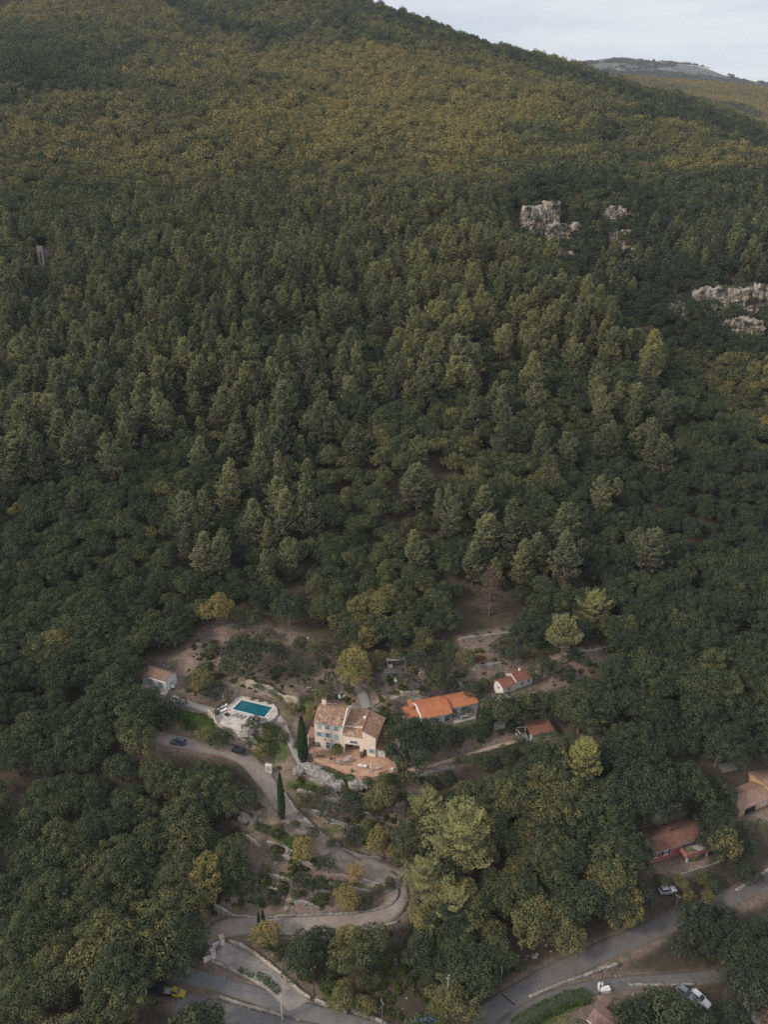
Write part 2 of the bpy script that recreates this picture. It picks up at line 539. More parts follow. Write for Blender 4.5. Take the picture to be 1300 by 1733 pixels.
def mat_tiles(name, cols, wave=2.6, along='x'):
    """canal tiles: rows of half-round tiles running down the slope, mottled with lichen"""
    m, nt, b = new_mat(name)
    tc = N(nt, 'ShaderNodeTexCoord')
    w = N(nt, 'ShaderNodeTexWave', wave_type='BANDS', bands_direction='X' if along == 'x' else 'Y')
    w.inputs['Scale'].default_value = wave
    w.inputs['Distortion'].default_value = 0.4
    nt.links.new(tc.outputs['Object'], w.inputs['Vector'])
    vo = N(nt, 'ShaderNodeTexVoronoi')
    vo.inputs['Scale'].default_value = 1.15
    mp = N(nt, 'ShaderNodeMapping')
    mp.inputs['Scale'].default_value = (2.2, 1.2, 1.2) if along == 'x' else (1.2, 2.2, 1.2)
    nt.links.new(tc.outputs['Object'], mp.inputs['Vector'])
    nt.links.new(mp.outputs['Vector'], vo.inputs['Vector'])
    sep = N(nt, 'ShaderNodeSeparateColor')
    nt.links.new(vo.outputs['Color'], sep.inputs['Color'])
    k = len(cols)
    c = ramp(nt, sep.outputs['Green'], [(i / max(1, k - 1), cols[i]) for i in range(k)])
    nz = noise_tex(nt, 0.7, 5)
    c = mixc(nt, ramp(nt, nz, [(0.45, (0, 0, 0)), (0.75, (0.45, 0.45, 0.45))]), c, tuple(x * 0.6 for x in cols[0]))
    c = mixc(nt, ramp(nt, w.outputs['Fac'], [(0.0, (0.45, 0.45, 0.45)), (0.45, (0, 0, 0))]), c, tuple(x * 0.4 for x in cols[0]))
    nt.links.new(c, b.inputs['Base Color'])
    bump(nt, b, w.outputs['Fac'], 0.8, 0.10)
    b.inputs['Roughness'].default_value = 0.9
    return m


def mat_leaf(name, stops, trans=0.15, clump_amt=0.22, dry=None):
    m = bpy.data.materials.new(name)
    m.use_nodes = True
    nt = m.node_tree
    nt.nodes.clear()
    out = N(nt, 'ShaderNodeOutputMaterial')
    ti = N(nt, 'ShaderNodeAttribute', attribute_type='INSTANCER', attribute_name='tint')
    cl = N(nt, 'ShaderNodeAttribute', attribute_type='GEOMETRY', attribute_name='clump')
    ma = N(nt, 'ShaderNodeMath', operation='MULTIPLY_ADD')
    nt.links.new(cl.outputs['Fac'], ma.inputs[0])
    ma.inputs[1].default_value = clump_amt
    nt.links.new(ti.outputs['Fac'], ma.inputs[2])
    c = ramp(nt, ma.outputs[0], stops)
    if dry:
        dr = N(nt, 'ShaderNodeAttribute', attribute_type='GEOMETRY', attribute_name='dry')
        c = mixc(nt, dr.outputs['Fac'], c, dry)
    d = N(nt, 'ShaderNodeBsdfDiffuse')
    t = N(nt, 'ShaderNodeBsdfTranslucent')
    mx = N(nt, 'ShaderNodeMixShader')
    mx.inputs['Fac'].default_value = trans
    nt.links.new(c, d.inputs['Color'])
    nt.links.new(c, t.inputs['Color'])
    nt.links.new(d.outputs[0], mx.inputs[1])
    nt.links.new(t.outputs[0], mx.inputs[2])
    nt.links.new(mx.outputs[0], out.inputs['Surface'])
    return m


# tint runs 0 (dark evergreen) .. 1 (autumn yellow brown)
LEAF_STOPS = [(0.0, (0.048, 0.060, 0.046)), (0.22, (0.068, 0.088, 0.052)), (0.42, (0.112, 0.126, 0.064)), (0.60, (0.205, 0.192, 0.082)),
              (0.78, (0.285, 0.235, 0.094)), (0.92, (0.34, 0.24, 0.075)), (1.0, (0.30, 0.17, 0.075))]
ML = mat_leaf('leaves', LEAF_STOPS, .15)
PINE_STOPS = [(0.0, (0.096, 0.113, 0.078)), (0.45, (0.192, 0.210, 0.112)), (0.8, (0.285, 0.290, 0.128)), (1.0, (0.33, 0.32, 0.115))]
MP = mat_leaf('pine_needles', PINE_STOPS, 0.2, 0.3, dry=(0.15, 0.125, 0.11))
MOL = mat_leaf('olive_leaves', [(0.0, (0.060, 0.075, 0.055)), (1.0, (0.12, 0.135, 0.095))], 0.2, 0.4)
MDEAD = mat_leaf('dead_needles', [(0.0, (0.13, 0.085, 0.075)), (1.0, (0.20, 0.13, 0.11))], 0.2, 0.5)
MRED = mat_leaf('red_leaves', [(0.0, (0.14, 0.05, 0.03)), (1.0, (0.22, 0.08, 0.04))], 0.2, 0.5)
MCYP = mat_leaf('cypress_leaves', [(0.0, (0.032, 0.052, 0.026)), (1.0, (0.055, 0.080, 0.034))], 0.15, 0.5)
MHEDGE = mat_leaf('hedge_leaves', [(0.0, (0.045, 0.075, 0.028)), (1.0, (0.085, 0.125, 0.04))], 0.2, 0.5)
MGRASS = mat_leaf('grass_blades', [(0.0, (0.050, 0.078, 0.026)), (0.6, (0.085, 0.115, 0.036)), (1.0, (0.16, 0.14, 0.07))], 0.2, 0.8)
MBARK = mat_mottled('bark', (0.10, 0.085, 0.07), (0.20, 0.175, 0.15), 6)
M_STONE = mat_stone('dry_stone', (0.30, 0.275, 0.25), (0.52, 0.48, 0.44))
M_STONE2 = mat_stone('cream_stone', (0.42, 0.36, 0.29), (0.62, 0.54, 0.45), 1.8, (0.22, 0.18, 0.14))
M_STONEG = mat_stone('grey_stone', (0.22, 0.21, 0.205), (0.38, 0.365, 0.355), 2.0)
M_ROCK = mat_mottled('limestone', (0.13, 0.122, 0.115), (0.30, 0.28, 0.26), 0.9, 0.95, 0.8, 0.5, (0.44, 0.41, 0.375))


def mat_cliff():
    m, nt, b = new_mat('cliff_limestone')
    f = noise_tex(nt, 0.05, 8, 0.65, vscale=(1, 1, 1.6))
    g = noise_tex(nt, 0.35, 6, 0.7, vscale=(1.6, 1.6, 0.5))
    c = ramp(nt, f, [(0.30, (0.28, 0.258, 0.235)), (0.5, (0.46, 0.415, 0.36)), (0.62, (0.50, 0.375, 0.265)), (0.75, (0.54, 0.50, 0.445))])
    c = mixc(nt, ramp(nt, g, [(0.44, (0.85, 0.85, 0.85)), (0.55, (0, 0, 0))]), c, (0.10, 0.095, 0.085))
    nt.links.new(c, b.inputs['Base Color'])
    bump(nt, b, g, 0.8, 1.5)
    return m


M_CLIFF = mat_cliff()


def mat_plaster(name, c, stain=0.35):
    m, nt, b = new_mat(name)
    f = noise_tex(nt, 0.8, 6, 0.65, vscale=(1, 1, 0.5))
    c2 = tuple(x * (1 - stain) for x in c)
    nt.links.new(ramp(nt, f, [(0.30, c2), (0.55, c), (0.8, tuple(min(0.85, x * 1.06) for x in c))]), b.inputs['Base Color'])
    g = noise_tex(nt, 9, 3)
    bump(nt, b, g, 0.2, 0.02)
    return m


M_PINK = mat_plaster('pink_plaster', (0.77, 0.64, 0.54), 0.12)
M_WHITE = mat_plaster('white_plaster', (0.68, 0.64, 0.62), 0.14)
M_OFFW = mat_plaster('offwhite_plaster', (0.60, 0.56, 0.52), 0.2)
M_REDW = mat_plaster('red_plaster', (0.36, 0.13, 0.12), 0.2)
M_OCHRE = mat_plaster('ochre_plaster', (0.50, 0.33, 0.20), 0.15)
M_GREENW = mat_plain('green_render', (0.42, 0.50, 0.42))
M_TILE_OLD = mat_tiles('old_tiles', [(0.31, 0.165, 0.11), (0.54, 0.33, 0.22), (0.35, 0.22, 0.15), (0.64, 0.48, 0.36), (0.23, 0.155, 0.11), (0.48, 0.28, 0.175)], 2.2)
M_TILE_ORANGE = mat_tiles('orange_tiles', [(0.56, 0.20, 0.10), (0.62, 0.245, 0.125), (0.58, 0.215, 0.11)], 2.4)
M_TILE_RED = mat_tiles('red_tiles', [(0.26, 0.115, 0.08), (0.33, 0.155, 0.105), (0.28, 0.13, 0.09)], 2.4)
M_TILE_BROWN = mat_tiles('brown_tiles', [(0.27, 0.18, 0.14), (0.33, 0.225, 0.17), (0.29, 0.19, 0.15)], 2.4)
M_TILE_PINK = mat_tiles('pink_tiles', [(0.33, 0.20, 0.16), (0.44, 0.30, 0.25), (0.36, 0.23, 0.18)], 2.2)
M_SHUT = mat_plain('blue_green_paint', (0.33, 0.46, 0.46))
M_NAVY = mat_plain('navy_paint', (0.03, 0.035, 0.10))
M_FRAME = mat_plain('white_paint', (0.75, 0.75, 0.74))
M_DARK = mat_plain('dark_opening', (0.02, 0.02, 0.022))
M_TERRA = mat_stone('terracotta_paving', (0.46, 0.27, 0.18), (0.62, 0.40, 0.29), 2.0, (0.42, 0.27, 0.19))
M_WOODD = mat_plain('dark_wood', (0.09, 0.06, 0.045))
M_METAL = mat_plain('grey_metal', (0.35, 0.36, 0.37), 0.4, 0.7)
M_CONC = mat_mottled('concrete', (0.30, 0.29, 0.28), (0.42, 0.40, 0.385), 1.2)
M_POLEC = mat_mottled('pole_concrete', (0.40, 0.39, 0.38), (0.55, 0.54, 0.53), 2)
M_FABRIC = mat_plain('pale_fabric', (0.70, 0.69, 0.68), 0.9)
M_GREYF = mat_plain('grey_fabric', (0.36, 0.33, 0.34), 0.9)
M_TARP = mat_plain('blue_tarp', (0.06, 0.16, 0.52), 0.6)
M_YELL = mat_plain('yellow_paint', (0.46, 0.33, 0.03), 0.4)
M_TYRE = mat_plain('tyre_rubber', (0.025, 0.025, 0.026), 0.8)
M_LAMP = mat_plain('headlight_glass', (0.6, 0.62, 0.64), 0.15, 0, 0.5)


def mat_glass(name, c=(0.03, 0.04, 0.05)):
    m, nt, b = new_mat(name)
    f = noise_tex(nt, 1.0, 2)
    nt.links.new(ramp(nt, f, [(0.3, c), (0.7, tuple(x * 1.6 for x in c))]), b.inputs['Base Color'])
    b.inputs['Roughness'].default_value = 0.12
    b.inputs['Specular IOR Level'].default_value = 0.5
    return m


M_GLASS = mat_glass('window_glass')
M_DECK = mat_stone('pool_paving', (0.50, 0.45, 0.41), (0.66, 0.61, 0.565), 1.3, (0.40, 0.36, 0.33))
M_COPING = mat_mottled('pool_coping', (0.60, 0.57, 0.54), (0.72, 0.69, 0.66), 2.0)
M_WATER, nt_, b_ = new_mat('pool_water')
f_ = noise_tex(nt_, 0.25, 3)
nt_.links.new(ramp(nt_, f_, [(0.3, (0.008, 0.085, 0.125)), (0.7, (0.012, 0.125, 0.165))]), b_.inputs['Base Color'])
b_.inputs['Roughness'].default_value = 0.08
b_.inputs['Specular IOR Level'].default_value = 0.25
bump(nt_, b_, noise_tex(nt_, 3.0, 3), 0.08, 0.05)


def mat_road(name, c1, c2, c3=None):
    m, nt, b = new_mat(name)
    f = noise_tex(nt, 0.35, 8, 0.7)
    g = noise_tex(nt, 4.0, 5, 0.7)
    c = ramp(nt, f, [(0.3, c1), (0.62, c2)])
    c = mixc(nt, ramp(nt, g, [(0.40, (0.55, 0.55, 0.55)), (0.55, (0, 0, 0))]), c, tuple(x * 0.62 for x in c1))
    if c3:
        at = N(nt, 'ShaderNodeAttribute', attribute_name='edge')
        c = mixc(nt, at.outputs['Fac'], c, c3)
    nt.links.new(c, b.inputs['Base Color'])
    bump(nt, b, g, 0.3, 0.05)
    b.inputs['Roughness'].default_value = 0.92
    return m


M_ROADS = {
    'driveway': mat_road('gravel_drive', (0.20, 0.165, 0.145), (0.345, 0.295, 0.265), (0.15, 0.12, 0.10)),
    'turning_area': mat_road('gravel_turn', (0.20, 0.165, 0.145), (0.345, 0.295, 0.265), (0.15, 0.12, 0.10)),
    'entrance_ramp': mat_road('patched_concrete', (0.17, 0.155, 0.145), (0.36, 0.33, 0.31), (0.22, 0.19, 0.165)),
    'lane': mat_road('asphalt_lane', (0.13, 0.13, 0.135), (0.20, 0.195, 0.195), (0.15, 0.13, 0.11)),
    'lower_road': mat_road('asphalt_lower', (0.13, 0.125, 0.125), (0.19, 0.18, 0.178), (0.14, 0.12, 0.10)),
    'road': mat_road('asphalt_road', (0.115, 0.105, 0.105), (0.165, 0.155, 0.152), (0.13, 0.105, 0.09)),
    'side_road': mat_road('asphalt_side', (0.11, 0.107, 0.108), (0.165, 0.158, 0.156), (0.13, 0.11, 0.095)),
    'footpath': mat_road('concrete_path', (0.30, 0.28, 0.275), (0.42, 0.395, 0.39), (0.22, 0.20, 0.18)),
    'garden_path': mat_road('earth_path', (0.33, 0.25, 0.20), (0.42, 0.33, 0.27), (0.22, 0.17, 0.13)),
    'gravel_path': mat_road('pale_gravel', (0.32, 0.295, 0.28), (0.44, 0.41, 0.39), (0.22, 0.20, 0.18)),
    'upper_path': mat_road('stone_path', (0.22, 0.20, 0.19), (0.32, 0.295, 0.28), (0.15, 0.13, 0.11)),
}


# ------------------------------------------------------------------ mesh building
class MB:
    def __init__(s): s.v, s.f = [], []

    def add(s, vs, fs):
        o = len(s.v)
        s.v += [tuple(float(c) for c in p) for p in vs]
        s.f += [tuple(i + o for i in f) for f in fs]
        return s

    def obox(s, c, ax, ay, az):
        c, ax, ay, az = (Vector(q) for q in (c, ax, ay, az))
        vs = [c + ax * i + ay * j + az * k for k in (-1, 1) for j in (-1, 1) for i in (-1, 1)]
        return s.add(vs, [(0, 2, 3, 1), (4, 5, 7, 6), (0, 1, 5, 4), (2, 6, 7, 3), (0, 4, 6, 2), (1, 3, 7, 5)])

    def box(s, x0, x1, y0, y1, z0, z1):
        return s.obox(((x0 + x1) / 2, (y0 + y1) / 2, (z0 + z1) / 2), ((x1 - x0) / 2, 0, 0), (0, (y1 - y0) / 2, 0), (0, 0, (z1 - z0) / 2))

    def tube(s, pts, rad, n=6, cap=True):
        pts = [Vector(p) for p in pts]
        rings = []
        for i, p in enumerate(pts):
            d = (pts[min(i + 1, len(pts) - 1)] - pts[max(i - 1, 0)]).normalized()
            a = d.orthogonal().normalized() if abs(d.z) < 0.95 else Vector((1, 0, 0))
            a = (a - d * a.dot(d)).normalized()
            b = d.cross(a)
            r = rad[i] if hasattr(rad, '__len__') else rad
            rings.append([p + (a * math.cos(2 * math.pi * k / n) + b * math.sin(2 * math.pi * k / n)) * r for k in range(n)])
        vs = [q for r in rings for q in r]
        fs = []
        for i in range(len(pts) - 1):
            for k in range(n):
                fs.append((i * n + k, i * n + (k + 1) % n, (i + 1) * n + (k + 1) % n, (i + 1) * n + k))
        if cap:
            fs.append(tuple(range(n - 1, -1, -1)))
            fs.append(tuple((len(pts) - 1) * n + k for k in range(n)))
        return s.add(vs, fs)

    def prism(s, poly, axis_vec):
        """poly: list of 3d points, extruded along axis_vec"""
        a = Vector(axis_vec)
        n = len(poly)
        vs = [Vector(p) for p in poly] + [Vector(p) + a for p in poly]
        fs = [tuple(range(n - 1, -1, -1)), tuple(range(n, 2 * n))]
        fs += [(i, (i + 1) % n, n + (i + 1) % n, n + i) for i in range(n)]
        return s.add(vs, fs)

    def slab(s, quad, t):
        """roof plane: 4 (or 3) points, thickened downwards by t"""
        q = [Vector(p) for p in quad]
        n = len(q)
        nr = (q[1] - q[0]).cross(q[2] - q[0]).normalized()
        if nr.z < 0:
            q.reverse(); nr = -nr
        lo = [p - nr * t for p in q]
        return s.add(q + lo, [tuple(range(n)), tuple(range(2 * n - 1, n - 1, -1))] + [(i, n + i, n + (i + 1) % n, (i + 1) % n) for i in range(n)])

    def build(s, name, mat, parent=None, smooth_=False):
        me = bpy.data.meshes.new(name)
        me.from_pydata(s.v, [], s.f)
        me.update()
        if smooth_:
            me.polygons.foreach_set('use_smooth', [True] * len(me.polygons))
        me.materials.append(mat)
        o = bpy.data.objects.new(name, me)
        COL.objects.link(o)
        if parent: o.parent = parent
        return o


def tag(o, label=None, cat=None, group=None, kind=None):
    if label: o['label'] = label
    if cat: o['category'] = cat
    if group: o['group'] = group
    if kind: o['kind'] = kind
    return o


def empty(name, loc, rz=0.0, label=None, cat=None, group=None):
    o = bpy.data.objects.new(name, None)
    o.empty_display_size = 0.3
    COL.objects.link(o)
    o.location = loc
    o.rotation_euler = (0, 0, rz)
    return tag(o, label, cat, group)


def array_mesh(name, V, F4, mat, attrs=None, smooth_=False):
    """V (n,3), F4 (m,k) index array -> mesh, fast"""
    me = bpy.data.meshes.new(name)
    V = np.ascontiguousarray(V, np.float32)
    F4 = np.ascontiguousarray(F4, np.int32)
    k = F4.shape[1]
    me.vertices.add(len(V)); me.vertices.foreach_set('co', V.ravel())
    me.loops.add(F4.size); me.loops.foreach_set('vertex_index', F4.ravel())
    me.polygons.add(len(F4))
    me.polygons.foreach_set('loop_start', np.arange(0, F4.size, k, dtype=np.int32))
    me.update(calc_edges=True)
    for nm, val in (attrs or {}).items():
        at = me.attributes.new(nm, 'FLOAT', 'POINT')
        at.data.foreach_set('value', np.ascontiguousarray(val, np.float32))
    if smooth_:
        me.polygons.foreach_set('use_smooth', np.ones(len(F4), bool))
    if mat: me.materials.append(mat)
    return me


def obj_of(name, me, parent=None):
    o = bpy.data.objects.new(name, me)
    COL.objects.link(o)
    if parent: o.parent = parent
    return o


def norm(a):
    return a / (np.linalg.norm(a, axis=1, keepdims=True) + 1e-9)


def leaf_quads(C, Nn, w, l, along=None):
    """quads centred at C, normal Nn, half sizes"""
    n = len(C)
    t = rng.normal(size=(n, 3)) if along is None else along
    t = norm(t - Nn * (t * Nn).sum(1, keepdims=True))
    b = np.cross(Nn, t)
    w = np.asarray(w).reshape(-1, 1) * np.ones((n, 1)); l = np.asarray(l).reshape(-1, 1) * np.ones((n, 1))
    V = np.stack([C - t * l - b * w * 0.55, C + t * l * 0.2 - b * w, C + t * l + b * w * 0.3, C - t * l * 0.3 + b * w], 1).reshape(-1, 3)
    F = np.arange(4 * n).reshape(n, 4)
    return V, F


# ------------------------------------------------------------------ ground
uG, vG, _ = project(np.stack([GX.ravel(), GY.ravel(), T.H.ravel()], 1))
CLEAR = [
    [(300, 1105), (345, 1060), (385, 1028), (430, 1040), (470, 1062), (520, 1075), (560, 1088), (620, 1105), (700, 1105), (770, 1100), (775, 1075), (870, 1060), (880, 1092), (960, 1102), (1045, 1085), (1050, 1105), (1010, 1130), (990, 1150), (940, 1165), (905, 1180), (870, 1195), (850, 1215), (940, 1215), (945, 1250), (900, 1262), (860, 1270), (790, 1290), (770, 1310), (700, 1345), (690, 1400), (655, 1430), (660, 1470), (700, 1490), (710, 1530), (690, 1560), (640, 1572), (560, 1585), (500, 1590), (500, 1630), (560, 1680), (620, 1733), (700, 1760), (380, 1760), (250, 1695), (240, 1640), (330, 1645), (355, 1600), (335, 1560), (360, 1530), (400, 1500), (430, 1470), (400, 1420), (390, 1378), (430, 1370), (440, 1330), (425, 1300), (400, 1286), (380, 1282), (330, 1278), (262, 1270), (250, 1240), (290, 1230), (320, 1205), (262, 1190), (232, 1176), (226, 1128)],
    [(740, 1760), (830, 1684), (900, 1634), (1000, 1592), (1120, 1546), (1160, 1540), (1130, 1590), (1050, 1640), (1120, 1650), (1180, 1642), (1230, 1640), (1235, 1660), (1120, 1672), (1050, 1690), (1040, 1750)],
    [(1226, 1522), (1300, 1468), (1360, 1440), (1360, 1500), (1300, 1522), (1255, 1548)],
    [(1084, 1405), (1095, 1390), (1150, 1375), (1192, 1378), (1204, 1440), (1190, 1478), (1150, 1490), (1086, 1478)],
    [(1218, 1342), (1270, 1322), (1330, 1308), (1330, 1398), (1240, 1402)],
    [(1098, 1392), (1205, 1335), (1212, 1345), (1110, 1398)],
    [(1114, 1492), (1150, 1490), (1152, 1522), (1114, 1522)], [(1148, 1664), (1212, 1660), (1216, 1715), (1150, 1715)],
    [(515, 1622), (600, 1638), (685, 1645), (695, 1692), (645, 1722), (560, 1702)], [(1110, 1478), (1225, 1468), (1222, 1522), (1110, 1530)], [(1218, 1298), (1250, 1295), (1250, 1316), (1220, 1316)],
    [(985, 1690), (1045, 1690), (1050, 1750), (985, 1750)], [(1280, 1712), (1320, 1712), (1320, 1750), (1280, 1750)],
    [(480, 990), (520, 985), (535, 1040), (500, 1060)], [(770, 1020), (870, 1010), (870, 1060), (770, 1070)],
    [(728, 800), (765, 798), (765, 815), (728, 815)], [(58, 415), (84, 415), (84, 455), (58, 455)],
    [(80, 1700), (140, 1690), (145, 1733), (75, 1733)], [(0, 1615), (40, 1612), (40, 1628), (0, 1630)], [(692, 1708), (762, 1700), (764, 1745), (690, 1745)], [(240, 1640), (320, 1640), (320, 1695), (240, 1695)],
]
CLIFF_PX = [
    [(862, 350), (905, 345), (905, 390), (880, 408), (862, 385)], [(905, 345), (940, 342), (955, 375), (972, 395), (975, 412), (920, 415)],
    [(940, 425), (985, 425), (982, 446), (940, 445)], [(1026, 358), (1062, 352), (1062, 388), (1030, 388)], [(1035, 392), (1070, 400), (1080, 432), (1045, 432)],
    [(1078, 388), (1112, 388), (1112, 404), (1078, 404)], [(1180, 494), (1310, 488), (1310, 528), (1182, 540)], [(1135, 515), (1170, 512), (1165, 545), (1130, 540)], [(1238, 543), (1286, 540), (1282, 582), (1245, 578)], [(838, 348), (852, 348), (850, 372), (838, 372)],
]
EST = CLEAR[0]
CLIFF_CORE = [[(sum(q[0] for q in c_) / len(c_) + .8 * (p_[0] - sum(q[0] for q in c_) / len(c_)), sum(q[1] for q in c_) / len(c_) + .8 * (p_[1] - sum(q[1] for q in c_) / len(c_))) for p_ in c_] for c_ in CLIFF_PX]
estate = inpoly(uG, vG, EST).astype(float)
for c in CLEAR[1:5]:
    estate = np.maximum(estate, inpoly(uG, vG, c))
GRASS = [
    [(300, 1205), (345, 1208), (365, 1228), (420, 1240), (470, 1250), (490, 1280), (480, 1290), (440, 1262), (400, 1252), (300, 1232)],
    [(385, 1165), (430, 1152), (520, 1185), (540, 1190), (520, 1200), (420, 1160)], [(445, 1222), (480, 1235), (490, 1262), (470, 1262), (440, 1235)],
    [(548, 1302), (580, 1310), (612, 1318), (600, 1330), (570, 1325)], [(640, 1318), (690, 1308), (700, 1312), (690, 1328), (645, 1335)],
    [(765, 1228), (805, 1215), (800, 1235), (770, 1248)], [(440, 1395), (470, 1400), (500, 1420), (505, 1435), (470, 1425)],
    [(445, 1470), (490, 1482), (500, 1492), (450, 1485)], [(485, 1520), (530, 1530), (525, 1538), (490, 1530)], [(535, 1395), (600, 1400), (600, 1412), (550, 1408)],
    [(870, 1733), (900, 1700), (990, 1680), (1000, 1695), (920, 1740)], [(590, 1490), (640, 1500), (640, 1506), (590, 1500)], [(480, 1320), (540, 1322), (545, 1332), (490, 1340)],
    [(540, 1480), (570, 1490), (565, 1500), (540, 1492)], [(540, 1660), (600, 1680), (640, 1710), (600, 1715), (545, 1690)],
]
grass = np.zeros(len(uG))
for g in GRASS: grass = np.maximum(grass, inpoly(uG, vG, g))


def blur(a, it):
    a = a.reshape(NB, NA)
    for _ in range(it):
        p = np.pad(a, 1, mode='edge')
        a = (p[:-2, 1:-1] + p[2:, 1:-1] + p[1:-1, :-2] + p[1:-1, 2:] + 2 * a) / 6
    return a.ravel()


grass, estate = blur(grass, 3), blur(estate, 4)
m, nt, b = new_mat('hillside_soil')
f = noise_tex(nt, 0.10, 8, 0.68)
g2 = noise_tex(nt, 1.3, 6, 0.7)
soil = ramp(nt, f, [(0.30, (0.140, 0.100, 0.082)), (0.5, (0.210, 0.152, 0.128)), (0.68, (0.29, 0.228, 0.198))])
soil = mixc(nt, ramp(nt, g2, [(0.36, (0.7, 0.7, 0.7)), (0.55, (0, 0, 0))]), soil, (0.075, 0.062, 0.048))
soil = mixc(nt, ramp(nt, g2, [(0.63, (0, 0, 0)), (0.72, (0.6, 0.6, 0.6))]), soil, (0.31, 0.28, 0.25))
weeds = noise_tex(nt, 0.28, 6, 0.7)
soil = mixc(nt, ramp(nt, weeds, [(0.50, (0, 0, 0)), (0.64, (0.7, 0.7, 0.7))]), soil, (0.080, 0.088, 0.042))
litter = ramp(nt, g2, [(0.3, (0.040, 0.034, 0.026)), (0.7, (0.085, 0.070, 0.050))])
ae = N(nt, 'ShaderNodeAttribute', attribute_name='estate')
ag = N(nt, 'ShaderNodeAttribute', attribute_name='grass')
c = mixc(nt, ae.outputs['Fac'], litter, soil)
gr = ramp(nt, g2, [(0.3, (0.050, 0.070, 0.024)), (0.7, (0.095, 0.115, 0.04))])
ad = N(nt, 'ShaderNodeMath', operation='MULTIPLY_ADD')
nt.links.new(ag.outputs['Fac'], ad.inputs[0]); ad.inputs[1].default_value = 1.0
wk = N(nt, 'ShaderNodeMath', operation='MULTIPLY_ADD')
nt.links.new(weeds, wk.inputs[0]); wk.inputs[1].default_value = 0.8; wk.inputs[2].default_value = -0.4
nt.links.new(wk.outputs[0], ad.inputs[2])
c = mixc(nt, ramp(nt, ad.outputs[0], [(0.30, (0, 0, 0)), (0.6, (1, 1, 1))]), c, gr)
nt.links.new(c, b.inputs['Base Color'])
b.inputs['Roughness'].default_value = 0.95
bump(nt, b, g2, 0.6, 0.25)
ii = np.arange(NB * NA).reshape(NB, NA)
F = np.stack([ii[:-1, :-1], ii[:-1, 1:], ii[1:, 1:], ii[1:, :-1]], -1).reshape(-1, 4)
me = array_mesh('hillside', np.stack([GX.ravel(), GY.ravel(), T.H.ravel()], 1), F, m, {'grass': grass, 'estate': estate}, True)
tag(obj_of('hillside', me), kind='structure')

# ------------------------------------------------------------------ roads and paths
road_label = dict(driveway='driveway', lane='lane', lower_road='lower_road', road='road', side_road='side_road', footpath='footpath', garden_path='garden_path', gravel_path='gravel_path', upper_path='stone_path', turning_area='turning_area', entrance_ramp='entrance_ramp')
for nm, P in road_pts.items():
    hw = ROADS[nm][1]
    P = resample(P, 1.0)
    d = np.gradient(P[:, :2], axis=0)
    nrm = np.stack([-d[:, 1], d[:, 0]], 1); nrm /= np.linalg.norm(nrm, axis=1, keepdims=True) + 1e-9
    offs = np.array([-1.0, -0.96, -0.6, 0, 0.6, 0.96, 1.0])
    zo = np.array([-0.35, 0.10, 0.13, 0.15, 0.13, 0.10, -0.35])
    eg = np.array([1, .8, 0.05, 0, 0.05, .8, 1])
    k = len(P)
    wob = 1 + 0.10 * fbm(np.arange(k) / 5.0, np.zeros(k) + hw, 5, 3)
    V = np.zeros((k, 7, 3)); E = np.zeros((k, 7))
    zc = np.stack([hgt(P[:, 0] + nrm[:, 0] * o * hw, P[:, 1] + nrm[:, 1] * o * hw) for o in (-.7, 0, .7)], 1).max(1)
    zc = smooth_line(np.stack([np.maximum(P[:, 2], zc)] * 3, 1), 3)[:, 0]
    for j, o in enumerate(offs):
        V[:, j, 0] = P[:, 0] + nrm[:, 0] * o * hw * wob
        V[:, j, 1] = P[:, 1] + nrm[:, 1] * o * hw * wob
        V[:, j, 2] = zc + zo[j] - (.03 if nm in ('turning_area', 'entrance_ramp') else 0)
        E[:, j] = eg[j]
    q = np.arange(k * 7).reshape(k, 7)
    F = np.stack([q[:-1, :-1], q[:-1, 1:], q[1:, 1:], q[1:, :-1]], -1).reshape(-1, 4)[:, ::-1]
    tag(obj_of(road_label[nm], array_mesh(nm, V.reshape(-1, 3), F, M_ROADS[nm], {'edge': E.ravel()}, True)), kind='structure')

